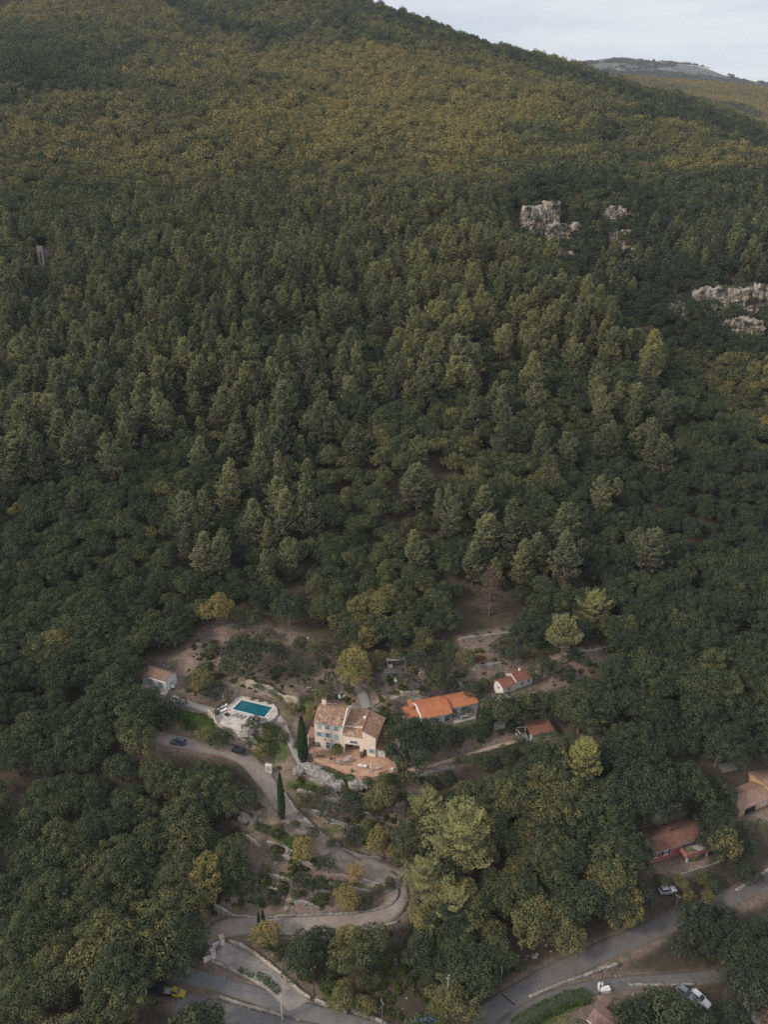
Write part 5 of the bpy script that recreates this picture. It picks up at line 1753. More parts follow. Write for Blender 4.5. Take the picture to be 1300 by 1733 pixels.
def onroad(u, v):
    p = hit(u, v)
    return (p[0], p[1], p[2] + .12)


car(onroad(302, 1259), R(-8) + math.pi, 'slate', 'blue grey car parked at the left end of the gravel forecourt', suv=True)
car(onroad(405, 1274), R(-18), 'black', 'black car parked on the gravel below the pool slope')
car(onroad(1185, 1694), R(-52), 'white', 'white car parked among trees below the side road')
car(onroad(1162, 1686), R(-48), 'grey', 'grey car mostly hidden by foliage beside the white car')
car(onroad(1130, 1510), R(10), 'silver', 'silver car showing its roof beneath trees near the red villa')
car(onroad(301, 1684), R(-12), 'yellow', 'small yellow car parked beside the lower lane', 3.3, 1.55, 1.5)
p = onroad(283, 1683)
root = empty('trailer', p, R(-8), 'dark loaded trailer behind the small yellow car', 'trailer')
MB().box(-1.3, 1.3, -.75, .75, .55, 1.0).build('body', M_DARK, root)
MB().box(1.3, 2.2, -.05, .05, .55, .65).build('drawbar', M_METAL, root)
for s_ in (-1, 1):
    w = WHEEL.build('wheel', M_TYRE, root); w.location = (-.1, s_ * .85, .33)
    RIM.build('rim', M_METAL, w)
MB().obox((0, 0, 1.12), (1.0, 0, 0), (0, .6, 0), (0, 0, .12)).build('load', M_CONC, root)
p = onroad(267, 1683)
root = empty('lean_to', p, R(5), 'dark open lean-to shelter beside the concrete pole', 'shelter')
mb = MB()
for a in (-1.4, 1.4):
    for b_2 in (-2, 2): mb.tube([(a, b_2, -.5), (a, b_2, 2.3)], .07, 5)
mb.build('post', M_WOODD, root)
MB().slab([(-1.7, -2.3, 2.35), (1.7, -2.3, 2.35), (1.7, 2.3, 2.8), (-1.7, 2.3, 2.8)], .08).build('roof', M_DARK, root)
p = onroad(724, 1748)
root = empty('blue_tarpaulin', p, R(8), 'bright blue tarpaulin stretched over a frame at the bottom edge', 'tarpaulin')
MB().slab([(-2.1, -1.6, 1.9), (2.1, -1.6, 1.9), (2.1, 1.6, 2.2), (-2.1, 1.6, 2.2)], .06).build('sheet', M_TARP, root)
mb = MB()
for a in (-2, 2):
    for b_2 in (-1.5, 1.5): mb.tube([(a, b_2, -.3), (a, b_2, 1.9)], .05, 5)
mb.build('frame', M_METAL, root)

# ---- garden furniture
def chair(p, yaw, mt, label, group=None):
    root = empty('garden_chair', p, yaw, label, 'chair', group)
    MB().box(-.28, .28, -.28, .28, .40, .47).build('seat', mt, root)
    MB().obox((-.28, 0, .72), (.03, 0, 0), (0, .27, 0), (-.08, 0, .26)).build('backrest', mt, root)
    for a in (-.24, .24):
        for b_2 in (-.24, .24): MB().tube([(a, b_2, 0), (a, b_2, .42)], .028, 4).build('leg', M_METAL, root)
    return root


def table(p, yaw, l, w, mt, label, h=.74):
    root = empty('garden_table', p, yaw, label, 'table')
    MB().box(-l / 2, l / 2, -w / 2, w / 2, h - .05, h).build('tabletop', mt, root)
    for a in (-1, 1):
        for b_2 in (-1, 1): MB().tube([(a * (l / 2 - .1), b_2 * (w / 2 - .1), 0), (a * (l / 2 - .1), b_2 * (w / 2 - .1), h - .05)], .035, 4).build('leg', M_METAL, root)
    return root


ZT = Z_HOUSE + .14
tp2 = lambda u, v: tuple(onplane(u, v, ZT))
table(tp2(586, 1289), .3, 1.8, 1.1, M_GREYF, 'grey dining table ringed by cushioned chairs on the terrace', .74)
for (u, v, a) in ((581, 1286, -.9), (589, 1284, -1.6), (592, 1290, 3.0), (579, 1291, 0), (583, 1294, 1.2), (590, 1295, 1.9)):
    chair(tp2(u, v), a, M_GREYF, 'mauve grey cushioned chair at the terrace dining table', 'chairs round the terrace dining table')
for (u, v, a, lab) in ((567, 1290, .3, 'grey low armchair left of the dining table, nearest the bush'), (575, 1294, .6, 'grey low armchair left of the dining table, nearest the lawn edge')):
    o = chair(tp2(u, v), a, M_GREYF, lab); o.scale = (1.4, 1.4, 1)
table(tp2(571, 1291), .3, .9, .6, M_CONC, 'low grey coffee table between the two grey armchairs', .4)


def lounger(p, yaw, mt, label, cat='sun lounger', back=True):
    root = empty('sun_lounger', p, yaw, label, cat)
    mb = MB().box(-.95, .55, -.33, .33, .28, .34)
    mb.build('frame', M_METAL, root)
    MB().box(-.93, .35, -.31, .31, .342, .44).build('mattress', mt, root)
    MB().obox((.62, 0, .62), (.3, 0, .22), (0, .31, 0), (-.04, 0, .05)).build('backrest', mt, root)
    for a in (-.8, .45):
        for b_2 in (-.28, .28): MB().tube([(a, b_2, 0), (a, b_2, .28)], .03, 4).build('leg', M_METAL, root)
    return root


o = table(tp2(613.5, 1299), -.25, 2.3, 1.0, M_FABRIC, 'long table under a white cloth on the terracotta terrace', .76)
MB().box(-.35, .2, -.2, .2, .762, .85).build('tray', M_GREYF, o)
p = tp2(627.5, 1305)
root = empty('parasol', p, 0, 'closed white parasol on a grey foot on the terrace', 'parasol')
MB().tube([(0, 0, .25), (0, 0, 2.7)], .035, 6).build('pole', M_METAL, root)
MB().tube([(0, 0, .9), (0, 0, 1.1), (0, 0, 2.3), (0, 0, 2.65)], [.12, .24, .14, .03], 8).build('canopy', M_FABRIC, root)
MB().box(-.5, .5, -.4, .4, 0, .25).build('base', M_GREYF, root)
chair(tp2(640, 1302), 2.0, M_FABRIC, 'pale armchair right of the closed parasol on the terrace').scale = (1.4, 1.4, 1.1)
chair(tp2(664, 1303), 2.6, M_FABRIC, 'white chair at the far right end of the terrace by the dark tree').scale = (1.5, 1.5, 1.1)
table(tp2(543, 1283), .2, 1.2, .9, M_WOODD, 'brown wooden table on the left end of the terrace')
for (u, v, a, lab) in ((539, 1281, 0, 'brown chair left of the brown terrace table'), (547, 1281, 3.1, 'brown chair right of the brown terrace table')):
    chair(tp2(u, v), a, M_WOODD, lab)
for (u, v, lab) in ((560, 1285, 'dark round pot beside the yellow green bush on the terrace'), (596, 1309 - 3, 'small brown pot at the edge of the terrace lawn'), (612, 1281, 'brown pot holding the bright shrub by the porch')):
    MBp = MB().tube([(0, 0, 0), (0, 0, .35), (0, 0, .6), (0, 0, .62)], [.28, .42, .46, .3], 10)
    o = MBp.build('flower_pot', M_WOODD); o.location = tp2(u, v); tag(o, lab, 'pot')
p = tp2(600, 1286)
root = empty('patio_heater', p, 0, 'slim dark post standing alone on the terrace', 'post')
MB().tube([(0, 0, .1), (0, 0, 1.9)], .07, 6).build('post', M_METAL, root)
MB().tube([(0, 0, 0), (0, 0, .1)], .3, 10).build('base', M_METAL, root)
# by the pool and the cabin
pz = lambda u, v: tuple(onplane(u, v, ZP + .01))
for (u, v, a, lab) in ((372, 1200, .6, 'pale lounger at the left corner of the pool deck'), (378, 1204, .6, 'pale lounger second from the left corner of the pool deck'), (379, 1197, .6, 'pale lounger behind the others left of the pool'),
                       (397, 1211, -2.3, 'grey brown lounger on the deck directly below the pool'), (404, 1213, -2.3, 'grey brown lounger beside its twin below the pool'), (411, 1215, -2.3, 'grey brown lounger nearest the olive below the pool')):
    lounger(pz(u, v), a, M_FABRIC if u < 390 else M_GREYF, lab)
table(pz(384, 1211), .6, 1.3, 1.3, M_DARK, 'square dark table on the pool deck among loungers', .5)
p = pz(378, 1186)
root = empty('pool_parasol', p, 0, 'closed grey parasol standing behind the pool loungers', 'parasol')
MB().tube([(0, 0, .2), (0, 0, 2.6)], .035, 6).build('pole', M_METAL, root)
MB().tube([(0, 0, .9), (0, 0, 1.1), (0, 0, 2.2), (0, 0, 2.55)], [.1, .2, .12, .03], 8).build('canopy', M_SHUT, root)
MB().box(-.4, .4, -.4, .4, 0, .2).build('base', M_GREYF, root)
for (y_, lab) in ((1.0, 'white chair by the cabin gable, nearer the corner'), (2.2, 'white chair by the cabin gable, nearer the pool path')):
    q = CAB @ Vector((8.3 + y_ * .6, y_, 0))
    chair((q.x, q.y, float(hgt(q.x, q.y)) + .02), -.6, M_FABRIC, lab).scale = (1.5, 1.5, 1.2)
for (u, v, lab) in ((575, 1183, 'pale green garden chair on the slope behind the farmhouse, left one'), (583, 1184, 'pale green garden chair on the slope behind the farmhouse, right one'), (670, 1155, 'white lounging chair on bare soil below the stone hut')):
    q = hit(u, v)
    chair(tuple(q), -1.2, M_FABRIC, lab).scale = (1.5, 1.5, 1.2)
q = hit(523, 1166)
o = table(tuple(q), .3, 1.6, .8, M_STONE2, 'pale stone bench table on the bare slope above the farmhouse', .6)
q = ORA @ Vector((ORL + 4, -.3, .1))
table(tuple(q), .2, 1.4, .9, M_CONC, 'grey patio table outside the orange roofed bungalow')
for dx, dy, a, lab in ((-1.0, 0, 0, 'white patio chair left of the bungalow table'), (1.0, .1, 3.1, 'white patio chair right of the bungalow table')):
    chair(tuple(ORA @ Vector((ORL + 4 + dx, -.3 + dy, .1))), a, M_FABRIC, lab)
q = hit(1023, 1678)
root = empty('storage_box', q, .2, 'long white box lying on rubble by the side road', 'box')
MB().box(-1.2, 1.2, -.5, .5, -.2, .8).build('body', M_FABRIC, root)
MB().box(-1.25, 1.25, -.55, .55, .81, .9).build('lid', M_FRAME, root)
q = hit(1016, 1673)
root = empty('cabinet', q, .2, 'upright white cabinet beside the dark slim pole', 'cabinet')
MB().box(-.5, .5, -.3, .3, -.2, 1.6).build('body', M_FABRIC, root)
MB().obox((0, -.32, .8), (.4, 0, 0), (0, .012, 0), (0, 0, .65)).build('door', M_OFFW, root)

# ------------------------------------------------------------------ rocks and cliffs
def rock_obj(name, c, ext, yaw, mat, label, cat='rock', seed=0, sub=20, flut=.25, blocky=0.35, group=None, e_=3.4):
    """a rock face: a box-like block broken by joints and ledges"""
    nx, nz, ny = sub, max(6, int(sub * .7)), 5
    bm = bmesh.new()
    bmesh.ops.create_cube(bm, size=2)
    bmesh.ops.subdivide_edges(bm, edges=bm.edges[:], cuts=sub, use_grid_fill=True)
    ex, ey, ez = ext
    for v in bm.verts:
        p = v.co.copy()
        e = e_
        l = (abs(p.x) ** e + abs(p.y) ** e + abs(p.z) ** e) ** (1 / e)
        p = p / l
        w = Vector((p.x * ex, p.y * ey, p.z * ez))
        q = w / max(ex, ez) * 2.2 + Vector((seed * 7.3, seed * 3.1, 0))
        col = mnoise.noise(Vector((q.x * 2.2, q.y * 2.2, q.z * .5)))
        led = mnoise.noise(Vector((q.x * .8, q.y * .8, q.z * 3.2)))
        fine = mnoise.fractal(q * 3.2, 1.0, 2.0, 4)
        dsp = flut * (round(col * 4) / 4 * .9 + led * .7) + blocky * fine * .35
        nrm = Vector((p.x / ex, p.y / ey, p.z / ez)).normalized()
        w += nrm * dsp * min(ex, ez) * .8
        top = mnoise.noise(Vector((q.x * 1.3, 5.0 + seed, 0))) * .5 + mnoise.noise(Vector((q.x * 4.0, 9.0 + seed, 0))) * .2
        w.z += max(0, p.z) * top * ez * .9
        v.co = w
    me = bpy.data.meshes.new(name)
    bm.to_mesh(me); bm.free()
    me.materials.append(mat)
    o = obj_of(name, me)
    o.location = c; o.rotation_euler = (0, 0, yaw)
    return tag(o, label, cat, group)


FACE = []


def cliff(pl, depth, yaw, label, seed, sub=26):
    """pl = (left, right, top, bottom) rows and columns of the exposed face"""
    u0, u1, v0, v1 = pl
    c = hit((u0 + u1) / 2, v1 - 4)
    d = np.linalg.norm(c - (0, 0, CZ))
    dd = c[1] * cp - (c[2] - CZ) * sp
    ex = (u1 - u0) / FPX * dd / 2
    zt = zat(c, v0)
    ez = (zt - c[2]) / 2 * 1.12
    for _ in range(int(3 + ex * ez / 10)):
        zf = rng.uniform(0, 1) ** 1.2
        FACE.append((c[0] + rng.uniform(-1.1, 1.1) * ex, c[1] - depth * rng.uniform(.05, .28), c[2] + zf * 1.9 * ez - 1.8))
    rock_obj('cliff', (c[0], c[1] + depth * .80, c[2] + ez * .80), (ex * 1.18, depth, ez), yaw, M_CLIFF, label, 'cliff', seed, sub, .34, .7, 'limestone faces of the ravine', 7)


cliff((888, 914, 350, 412), 9, .2, 'tall grey limestone face, leftmost broad one across the ravine', 1)
cliff((922, 943, 342, 400), 8, .1, 'narrow upright pale pinnacle of the ravine cliffs', 2)
cliff((926, 974, 380, 418), 9, .1, 'wide cream limestone ledge under the pale pinnacle', 3)
cliff((938, 984, 424, 447), 7, .15, 'lowest cream limestone band at the foot of the left cliffs', 4)
cliff((1027, 1056, 354, 392), 8, -.1, 'ochre stained limestone face beneath the upper wood', 5)
cliff((1036, 1068, 392, 420), 7, -.1, 'broken ochre rock strip descending under the stained face', 6)
cliff((1060, 1079, 418, 438), 6, -.1, 'small ochre rock patch lowest in the middle cliffs', 7)
cliff((1078, 1110, 389, 406), 7, 0, 'short pale rock ledge right of the ochre cliffs', 8)
cliff((1184, 1262, 490, 532), 10, .05, 'long pale grey fluted cliff low on the right', 9, 34)
cliff((1272, 1318, 488, 530), 10, .05, 'pale grey cliff cut by the right picture edge', 10)
cliff((1136, 1168, 514, 545), 7, .1, 'shadowed grey rock left of the long fluted cliff', 11)
cliff((1240, 1284, 544, 582), 8, 0, 'split grey rock tower below the long fluted cliff', 12)
cliff((840, 852, 348, 372), 5, .1, 'thin pale rock sliver at the left end of the cliffs', 13)
cliff((985, 1016, 400, 412), 5, .1, 'thin pale ledge between the left and the ochre cliffs', 15, 16)
cliff((1000, 1014, 414, 432), 5, .1, 'small pale crag below the thin pale ledge', 16, 16)
cliff((1112, 1130, 399, 412), 5, 0, 'smallest pale ledge at the right end of the upper cliffs', 17, 16)
cliff((1062, 1078, 362, 384), 5, 0, 'grey crag beside the ochre stained face', 18, 16)
cliff((914, 924, 352, 372), 5, 0, 'grey slab joining the broad face and the pinnacle', 19, 16)
cliff((574, 612, 33, 43), 9, .1, 'distant bare pale rock band high near the skyline', 14, 16)


CS = []
for c_ in CLIFF_PX + [[(574, 33), (612, 33), (612, 43), (574, 43)]]:
    cu = [q[0] for q in c_]; cv = [q[1] for q in c_]
    wpx = max(cu) - min(cu)
    for _ in range(int(16 + wpx / 3)):
        e_ = rng.integers(0, 5)
        if e_ < 2: uu, vv = rng.uniform(min(cu) - 4, max(cu) + 4), max(cv) + rng.uniform(-2, 6)
        elif e_ == 2: uu, vv = min(cu) + rng.uniform(-8, 2), rng.uniform(min(cv), max(cv))
        elif e_ == 3: uu, vv = max(cu) + rng.uniform(-2, 8), rng.uniform(min(cv), max(cv))
        else: uu, vv = rng.uniform(min(cu), max(cu)), rng.uniform(min(cv), max(cv))
        q = hit(uu, vv)
        CS.append((q[0], q[1] - (5 if e_ == 4 else 3), q[2] + (1.0 if e_ == 4 else -1.0)))
nf = len(FACE)
CS = np.array(CS + FACE)
rt, sl = rotscl(len(CS), rng.uniform(.5, 1.15, len(CS)) * np.where(np.arange(len(CS)) >= len(CS) - nf, .66, 1), .3)
tag(scatter('cliff_scrub', CS, rt, sl, rng.uniform(.05, .4, len(CS)), rng.integers(0, 5, len(CS)), MIDOAK), 'dark scrub growing at and on the limestone faces', 'scrub')


def outcrop(u, v, ext, yaw, label, seed, mat=None, dz=0.2):
    p = hit(u, v)
    rock_obj('rock_outcrop', (p[0], p[1], p[2] + dz), ext, yaw, mat or M_ROCK, label, 'rock', seed, 14, .3, .6)


outcrop(528, 1303, (3.2, 1.4, 1.2), -.45, 'rugged pale rock bank under the left end of the terrace', 20)
outcrop(548, 1315, (3.3, 1.3, 1.3), -.45, 'rugged pale rock bank beside the curved footpath', 21)
outcrop(566, 1326, (3.0, 1.4, 1.5), -.5, 'rugged pale rock at the lower end of the footpath bank', 22)
outcrop(608, 1328, (3.0, 1.3, 1.3), .1, 'grey boulder mass below the terrace lawn', 23, M_ROCK)
outcrop(775, 1168, (2.4, 1.4, 1.8), .2, 'grey upright rock behind the orange roofs', 24)
outcrop(790, 1172, (1.8, 1.2, 1.4), .2, 'grey rock beside the taller rock behind the orange roofs', 25)
outcrop(846, 1230, (2.0, 1.2, .9), .1, 'bare rock hump left of the garden shed', 26)
outcrop(505, 1305, (1.6, 1.2, .9), .1, 'pale rock where the two garden paths meet', 27)
outcrop(715, 1138, (1.6, 1.2, .8), .1, 'low grey rock among shrubs above the bungalow', 28)
outcrop(412, 1386, (1.5, 1.0, 1.0), -.4, 'pale boulder heap on the top terrace by the woods', 29)

# ------------------------------------------------------------------ garden trees, shrubs and hedges
KINDS_ = {   # crown meshes, trunk, nominal crown width, crown centre height
    'oak': (OAKS, OAK_TR, 7.0, 3.9), 'big': (BIGOAK, OAK_TR, 7.2, 3.5), 'holm': (HOLMS, OAK_TR, 7.0, 3.6), 'shrub': (SHRUB, None, 7.0, 2.6),
    'olive': (OLIVES, OAK_TR, 6.6, 3.4), 'pine': ([p[0] for p in PINES], [p[1] for p in PINES], 8.0, 8.5), 'bigpine': ([p[0] for p in BIGPINES], [p[1] for p in BIGPINES], 12.5, 8.2),
    'umbrella': ([UMB[0]], [UMB[1]], 10.5, 9.0), 'dead': ([DEADP[0]], [DEADP[1]], 6.5, 8.0), 'red': ([broadleaf('crown_mesh', 290, 22, 90, .18, mat=MRED, zc=2.6)], None, 7.0, 2.6)}
garden_n = [0]


def plant(u, v, w, kind, tint, name, label, group=None, sz=1.0, cat=None):
    """plant whose crown centre is seen at (u, v) and is w picture columns wide"""
    cr, tr, nw, zc = KINDS_[kind]
    vb = v + 15
    for _ in range(6):
        p = hit(u, vb)
        dd = p[1] * cp - (p[2] - CZ) * sp
        s = w * dd / FPX / nw
        _, vv, _ = project(np.array([p[0], p[1], p[2] + zc * s * sz]))
        vb += float(v - vv[0])
    garden_n[0] += 1
    i = garden_n[0]
    if tr is None or s < .3:
        return shrub(name, tuple(p), cr[i % len(cr)], s, i * 1.7, tint, label, cat or 'shrub', group, s * sz)
    k = i % len(cr)
    return tree(name, tuple(p), cr[k], tr[k % len(tr)], s, i * 1.7, tint, label, cat or 'tree', group, s * sz)


PL = [
    (688, 1262, 92, 'big', .14, 'evergreen_tree', 'big round dark evergreen at the right end of the terracotta terrace'),
    (736, 1247, 68, 'big', .10, 'evergreen_tree', 'dark evergreen standing in front of the orange roofed bungalow'),
    (599, 1130, 62, 'oak', .72, 'autumn_tree', 'golden autumn tree on the slope behind the farmhouse'),
    (418, 1108, 82, 'big', .16, 'oak_tree', 'broad dark tree alone on the bare slope above the pool'),
    (950, 1075, 66, 'umbrella', .62, 'umbrella_pine', 'bright green umbrella pine with bare leaning trunk above the white cottage'),
    (1000, 1030, 62, 'bigpine', .85, 'pine_tree', 'light green pine just behind the umbrella pine'),
    (978, 1285, 72, 'umbrella', 1.0, 'pine_tree', 'yellow green pine rising alone from the dark wood below the shed'),
    (775, 1425, 122, 'bigpine', .80, 'pine_tree', 'largest yellow green pine, right of the hairpin bend'),
    (722, 1492, 86, 'bigpine', .74, 'pine_tree', 'yellow green pine leaning over the outer edge of the hairpin'),
    (768, 1545, 74, 'bigpine', .80, 'pine_tree', 'yellow green pine lowest of those below the hairpin'),
    (724, 1378, 72, 'bigpine', .72, 'pine_tree', 'grey green pine just above the largest yellow green pine'),
    (828, 992, 46, 'dead', .5, 'dead_pine', 'dead purple brown pine at the edge of the wood'),
    (445, 1272, 32, 'shrub', .60, 'lemon_tree', 'round lime green shrub where the drive meets the forecourt'),
    (492, 1200, 26, 'shrub', .50, 'shrub', 'small green tree beside the pool deck corner'),
    (527, 1208, 26, 'shrub', .62, 'shrub', 'olive yellow shrub left of the farmhouse behind the tall cypress'),
    (545, 1180, 32, 'shrub', .50, 'shrub', 'mid green shrub by the chimney of the farmhouse'),
    (569, 1271, 22, 'shrub', .55, 'shrub', 'rounded yellow green bush in front of the arched garden door'),
    (537, 1259, 19, 'shrub', .18, 'shrub', 'dark clipped ball at the left corner of the farmhouse wall'),
    (612, 1276, 10, 'shrub', .62, 'shrub', 'bright potted shrub beside the farmhouse porch'),
    (742, 1150, 46, 'holm', .20, 'evergreen_tree', 'dense dark upright tree behind the orange bungalow roof', None, 1.35),
    (789, 1112, 32, 'oak', .46, 'small_tree', 'light green small tree above the bungalow'),
    (811, 1116, 18, 'red', .5, 'red_shrub', 'red leaved shrub beside the light green small tree'),
    (657, 1186, 11, 'shrub', .93, 'yellow_shrub', 'small bright yellow shrub by the tile capped wall'),
    (432, 1222, 32, 'olive', .3, 'olive_tree', 'grey olive at the lower corner of the pool'),
    (678, 1212, 28, 'olive', .2, 'olive_tree', 'grey olive between the farmhouse and the bungalow'),
    (768, 1210, 20, 'olive', .3, 'olive_tree', 'grey olive at the left of the bungalow patio'),
    (793, 1204, 20, 'olive', .5, 'olive_tree', 'grey olive at the right of the bungalow patio'),
    (515, 1437, 44, 'oak', .73, 'autumn_tree', 'orange brown tree on the terrace below the straight drive'),
    (587, 1519, 44, 'shrub', .74, 'autumn_tree', 'round orange olive bush above the lower bend'),
    (602, 1478, 34, 'shrub', .90, 'autumn_tree', 'small rusty orange bush beside the drive widening'),
    (453, 1580, 48, 'shrub', .75, 'autumn_tree', 'orange brown bush next to the twin cypresses'),
    (640, 1418, 44, 'shrub', .70, 'autumn_tree', 'yellow olive bush above the high stone facing'),
    (668, 1440, 30, 'shrub', .84, 'autumn_tree', 'golden bush at the end of the high stone facing'),
    (596, 1597, 60, 'oak', .73, 'autumn_tree', 'yellow tree below the lower bend of the drive'),
    (645, 1348, 52, 'oak', .52, 'leafy_tree', 'bright green tree beneath the terrace lawn'),
    (516, 1355, 38, 'shrub', .48, 'shrub', 'fresh green bush right of the thin cypress by the drive'),
    (598, 1360, 44, 'holm', .10, 'evergreen_tree', 'dark evergreen beside the bright green tree below the terrace'),
    (558, 1374, 44, 'olive', .3, 'olive_tree', 'grey olive on the terrace right of the straight drive'),
    (416, 1350, 50, 'olive', .4, 'olive_tree', 'wide grey olive left of the straight drive'),
    (600, 1412, 34, 'olive', .2, 'olive_tree', 'grey olive below the dark evergreen on the terraces'),
    (556, 1464, 36, 'olive', .3, 'olive_tree', 'grey olive beside the orange brown terrace tree'),
    (512, 1492, 38, 'olive', .1, 'olive_tree', 'dark olive on the fourth terrace by the thick stone wall'),
    (660, 1494, 20, 'shrub', .25, 'shrub', 'small dark shrub inside the hairpin bend'),
    (436, 1518, 36, 'olive', .3, 'olive_tree', 'grey olive at the left end of the fifth terrace'),
    (465, 1520, 24, 'shrub', .16, 'shrub', 'dark shrub on the fifth terrace beside the grey olive'),
    (618, 1524, 30, 'shrub', .24, 'shrub', 'dark shrub right of the round orange olive bush'),
    (545, 1592, 54, 'holm', .22, 'evergreen_tree', 'dark green tree left of the yellow tree below the drive'),
    (580, 1690, 50, 'shrub', .52, 'shrub', 'bright green sprawling shrub above the stone piers'),
    (620, 1705, 38, 'shrub', .55, 'shrub', 'yellow green shrub above the lower road wall'),
    (1222, 1428, 56, 'oak', .60, 'autumn_tree', 'olive brown tree at the right gable of the red villa'),
    (1056, 1538, 70, 'big', .60, 'oak_tree', 'yellow green oak standing above the road by the red villa'),
    (1035, 1458, 88, 'big', .42, 'oak_tree', 'large mid green tree left of the red villa'),
    (1240, 1592, 66, 'oak', .40, 'oak_tree', 'mid green tree between the road and the side road'),
    (1196, 1560, 56, 'olive', .4, 'olive_tree', 'grey olive over the road below the red villa'),
    (1150, 1603, 40, 'olive', .3, 'olive_tree', 'grey olive between the road and the pale kerb wall'),
    (1128, 1695, 44, 'shrub', .55, 'leafy_tree', 'bright green bush beside the grey car'),
    (1232, 1652, 44, 'olive', .3, 'olive_tree', 'grey olive above the white car'),
    (1268, 1695, 72, 'olive', .3, 'olive_tree', 'wide grey olive right of the white car'),
    (1150, 1738, 50, 'olive', .4, 'olive_tree', 'grey olive below the two hidden cars'),
    (1090, 1722, 54, 'olive', .5, 'olive_tree', 'grey olive right of the tiled stone shed'),
    (1032, 1708, 14, 'shrub', .68, 'shrub', 'small yellow green shrub at the tiled shed corner'),
    (340, 1150, 44, 'shrub', .56, 'shrub', 'yellow green shrubs right of the pool cabin'),
    (362, 1170, 36, 'olive', .4, 'olive_tree', 'grey olive between the pool cabin and the pool'),
    (325, 1152, 24, 'olive', .5, 'olive_tree', 'small grey olive by the white cabin chairs'),
    (370, 1034, 50, 'oak', .72, 'autumn_tree', 'brownish tree at the top of the bare slope'),
    (252, 1212, 46, 'oak', .36, 'leafy_tree', 'mid green tree below the pool cabin'),
    (292, 1196, 40, 'olive', .2, 'olive_tree', 'dark grey olive below the pool cabin terrace'),
    (276, 1218, 46, 'holm', .15, 'evergreen_tree', 'dark evergreen at the left end of the forecourt'),
    (345, 1246, 30, 'shrub', .58, 'shrub', 'yellow green shrub at the back of the forecourt'),
    (372, 1250, 40, 'shrub', .28, 'shrub', 'low grey green shrub on the bank behind the cars'),
    (800, 1172, 40, 'shrub', .22, 'shrub', 'dark shrub between the bungalow and the white cottage'),
    (845, 1203, 56, 'oak', .30, 'leafy_tree', 'green tree right of the clipped green column'),
    (880, 1198, 52, 'oak', .40, 'leafy_tree', 'olive green tree below the white cottage, left one'),
    (915, 1196, 54, 'holm', .22, 'evergreen_tree', 'dark green tree below the white cottage, right one'),
    (918, 1132, 44, 'oak', .24, 'leafy_tree', 'dark leafy tree by the right gable of the white cottage'),
    (1003, 1180, 60, 'holm', .14, 'evergreen_tree', 'dark evergreen at the right rim of the clearing'),
    (490, 1030, 60, 'holm', .18, 'evergreen_tree', 'dark evergreen at the head of the bare slope by the pines'),
    (1215, 1345, 56, 'holm', .2, 'evergreen_tree', 'dark evergreen left of the ochre house'),
    (285, 1572, 118, 'big', .46, 'oak_tree', 'big olive green oak overhanging the bend beside the gate piers'),
    (185, 1610, 130, 'big', .44, 'oak_tree', 'huge olive green oak in the bottom left corner above the dark shelter'),
    (356, 1730, 56, 'holm', .2, 'evergreen_tree', 'dark evergreen below the yellow car'),
    (350, 1338, 80, 'big', .34, 'oak_tree', 'broad dull green oak just below the forecourt'),
    (320, 1390, 90, 'big', .40, 'oak_tree', 'broad olive brown oak at the edge of the terraces'),
    (1165, 1445, 26, 'shrub', .6, 'shrub', 'yellow green shrub by the red villa porch'),
]
for q in PL: plant(*q)
OL = [(480, 1108, 34), (502, 1124, 30), (540, 1118, 30), (690, 1152, 34), (720, 1128, 34), (455, 1072, 26), (636, 1160, 30), (560, 1148, 28), (765, 1160, 26), (700, 1116, 38), (405, 1060, 26), (760, 1125, 30), (838, 1100, 30), (870, 1105, 34), (515, 1152, 26), (470, 1135, 24)]
for (u, v, w) in OL: plant(u, v, w, 'olive', rng.uniform(.1, .6), 'olive_tree', 'small grey olive among others on the bare slope above the houses', 'olives of the bare slope')
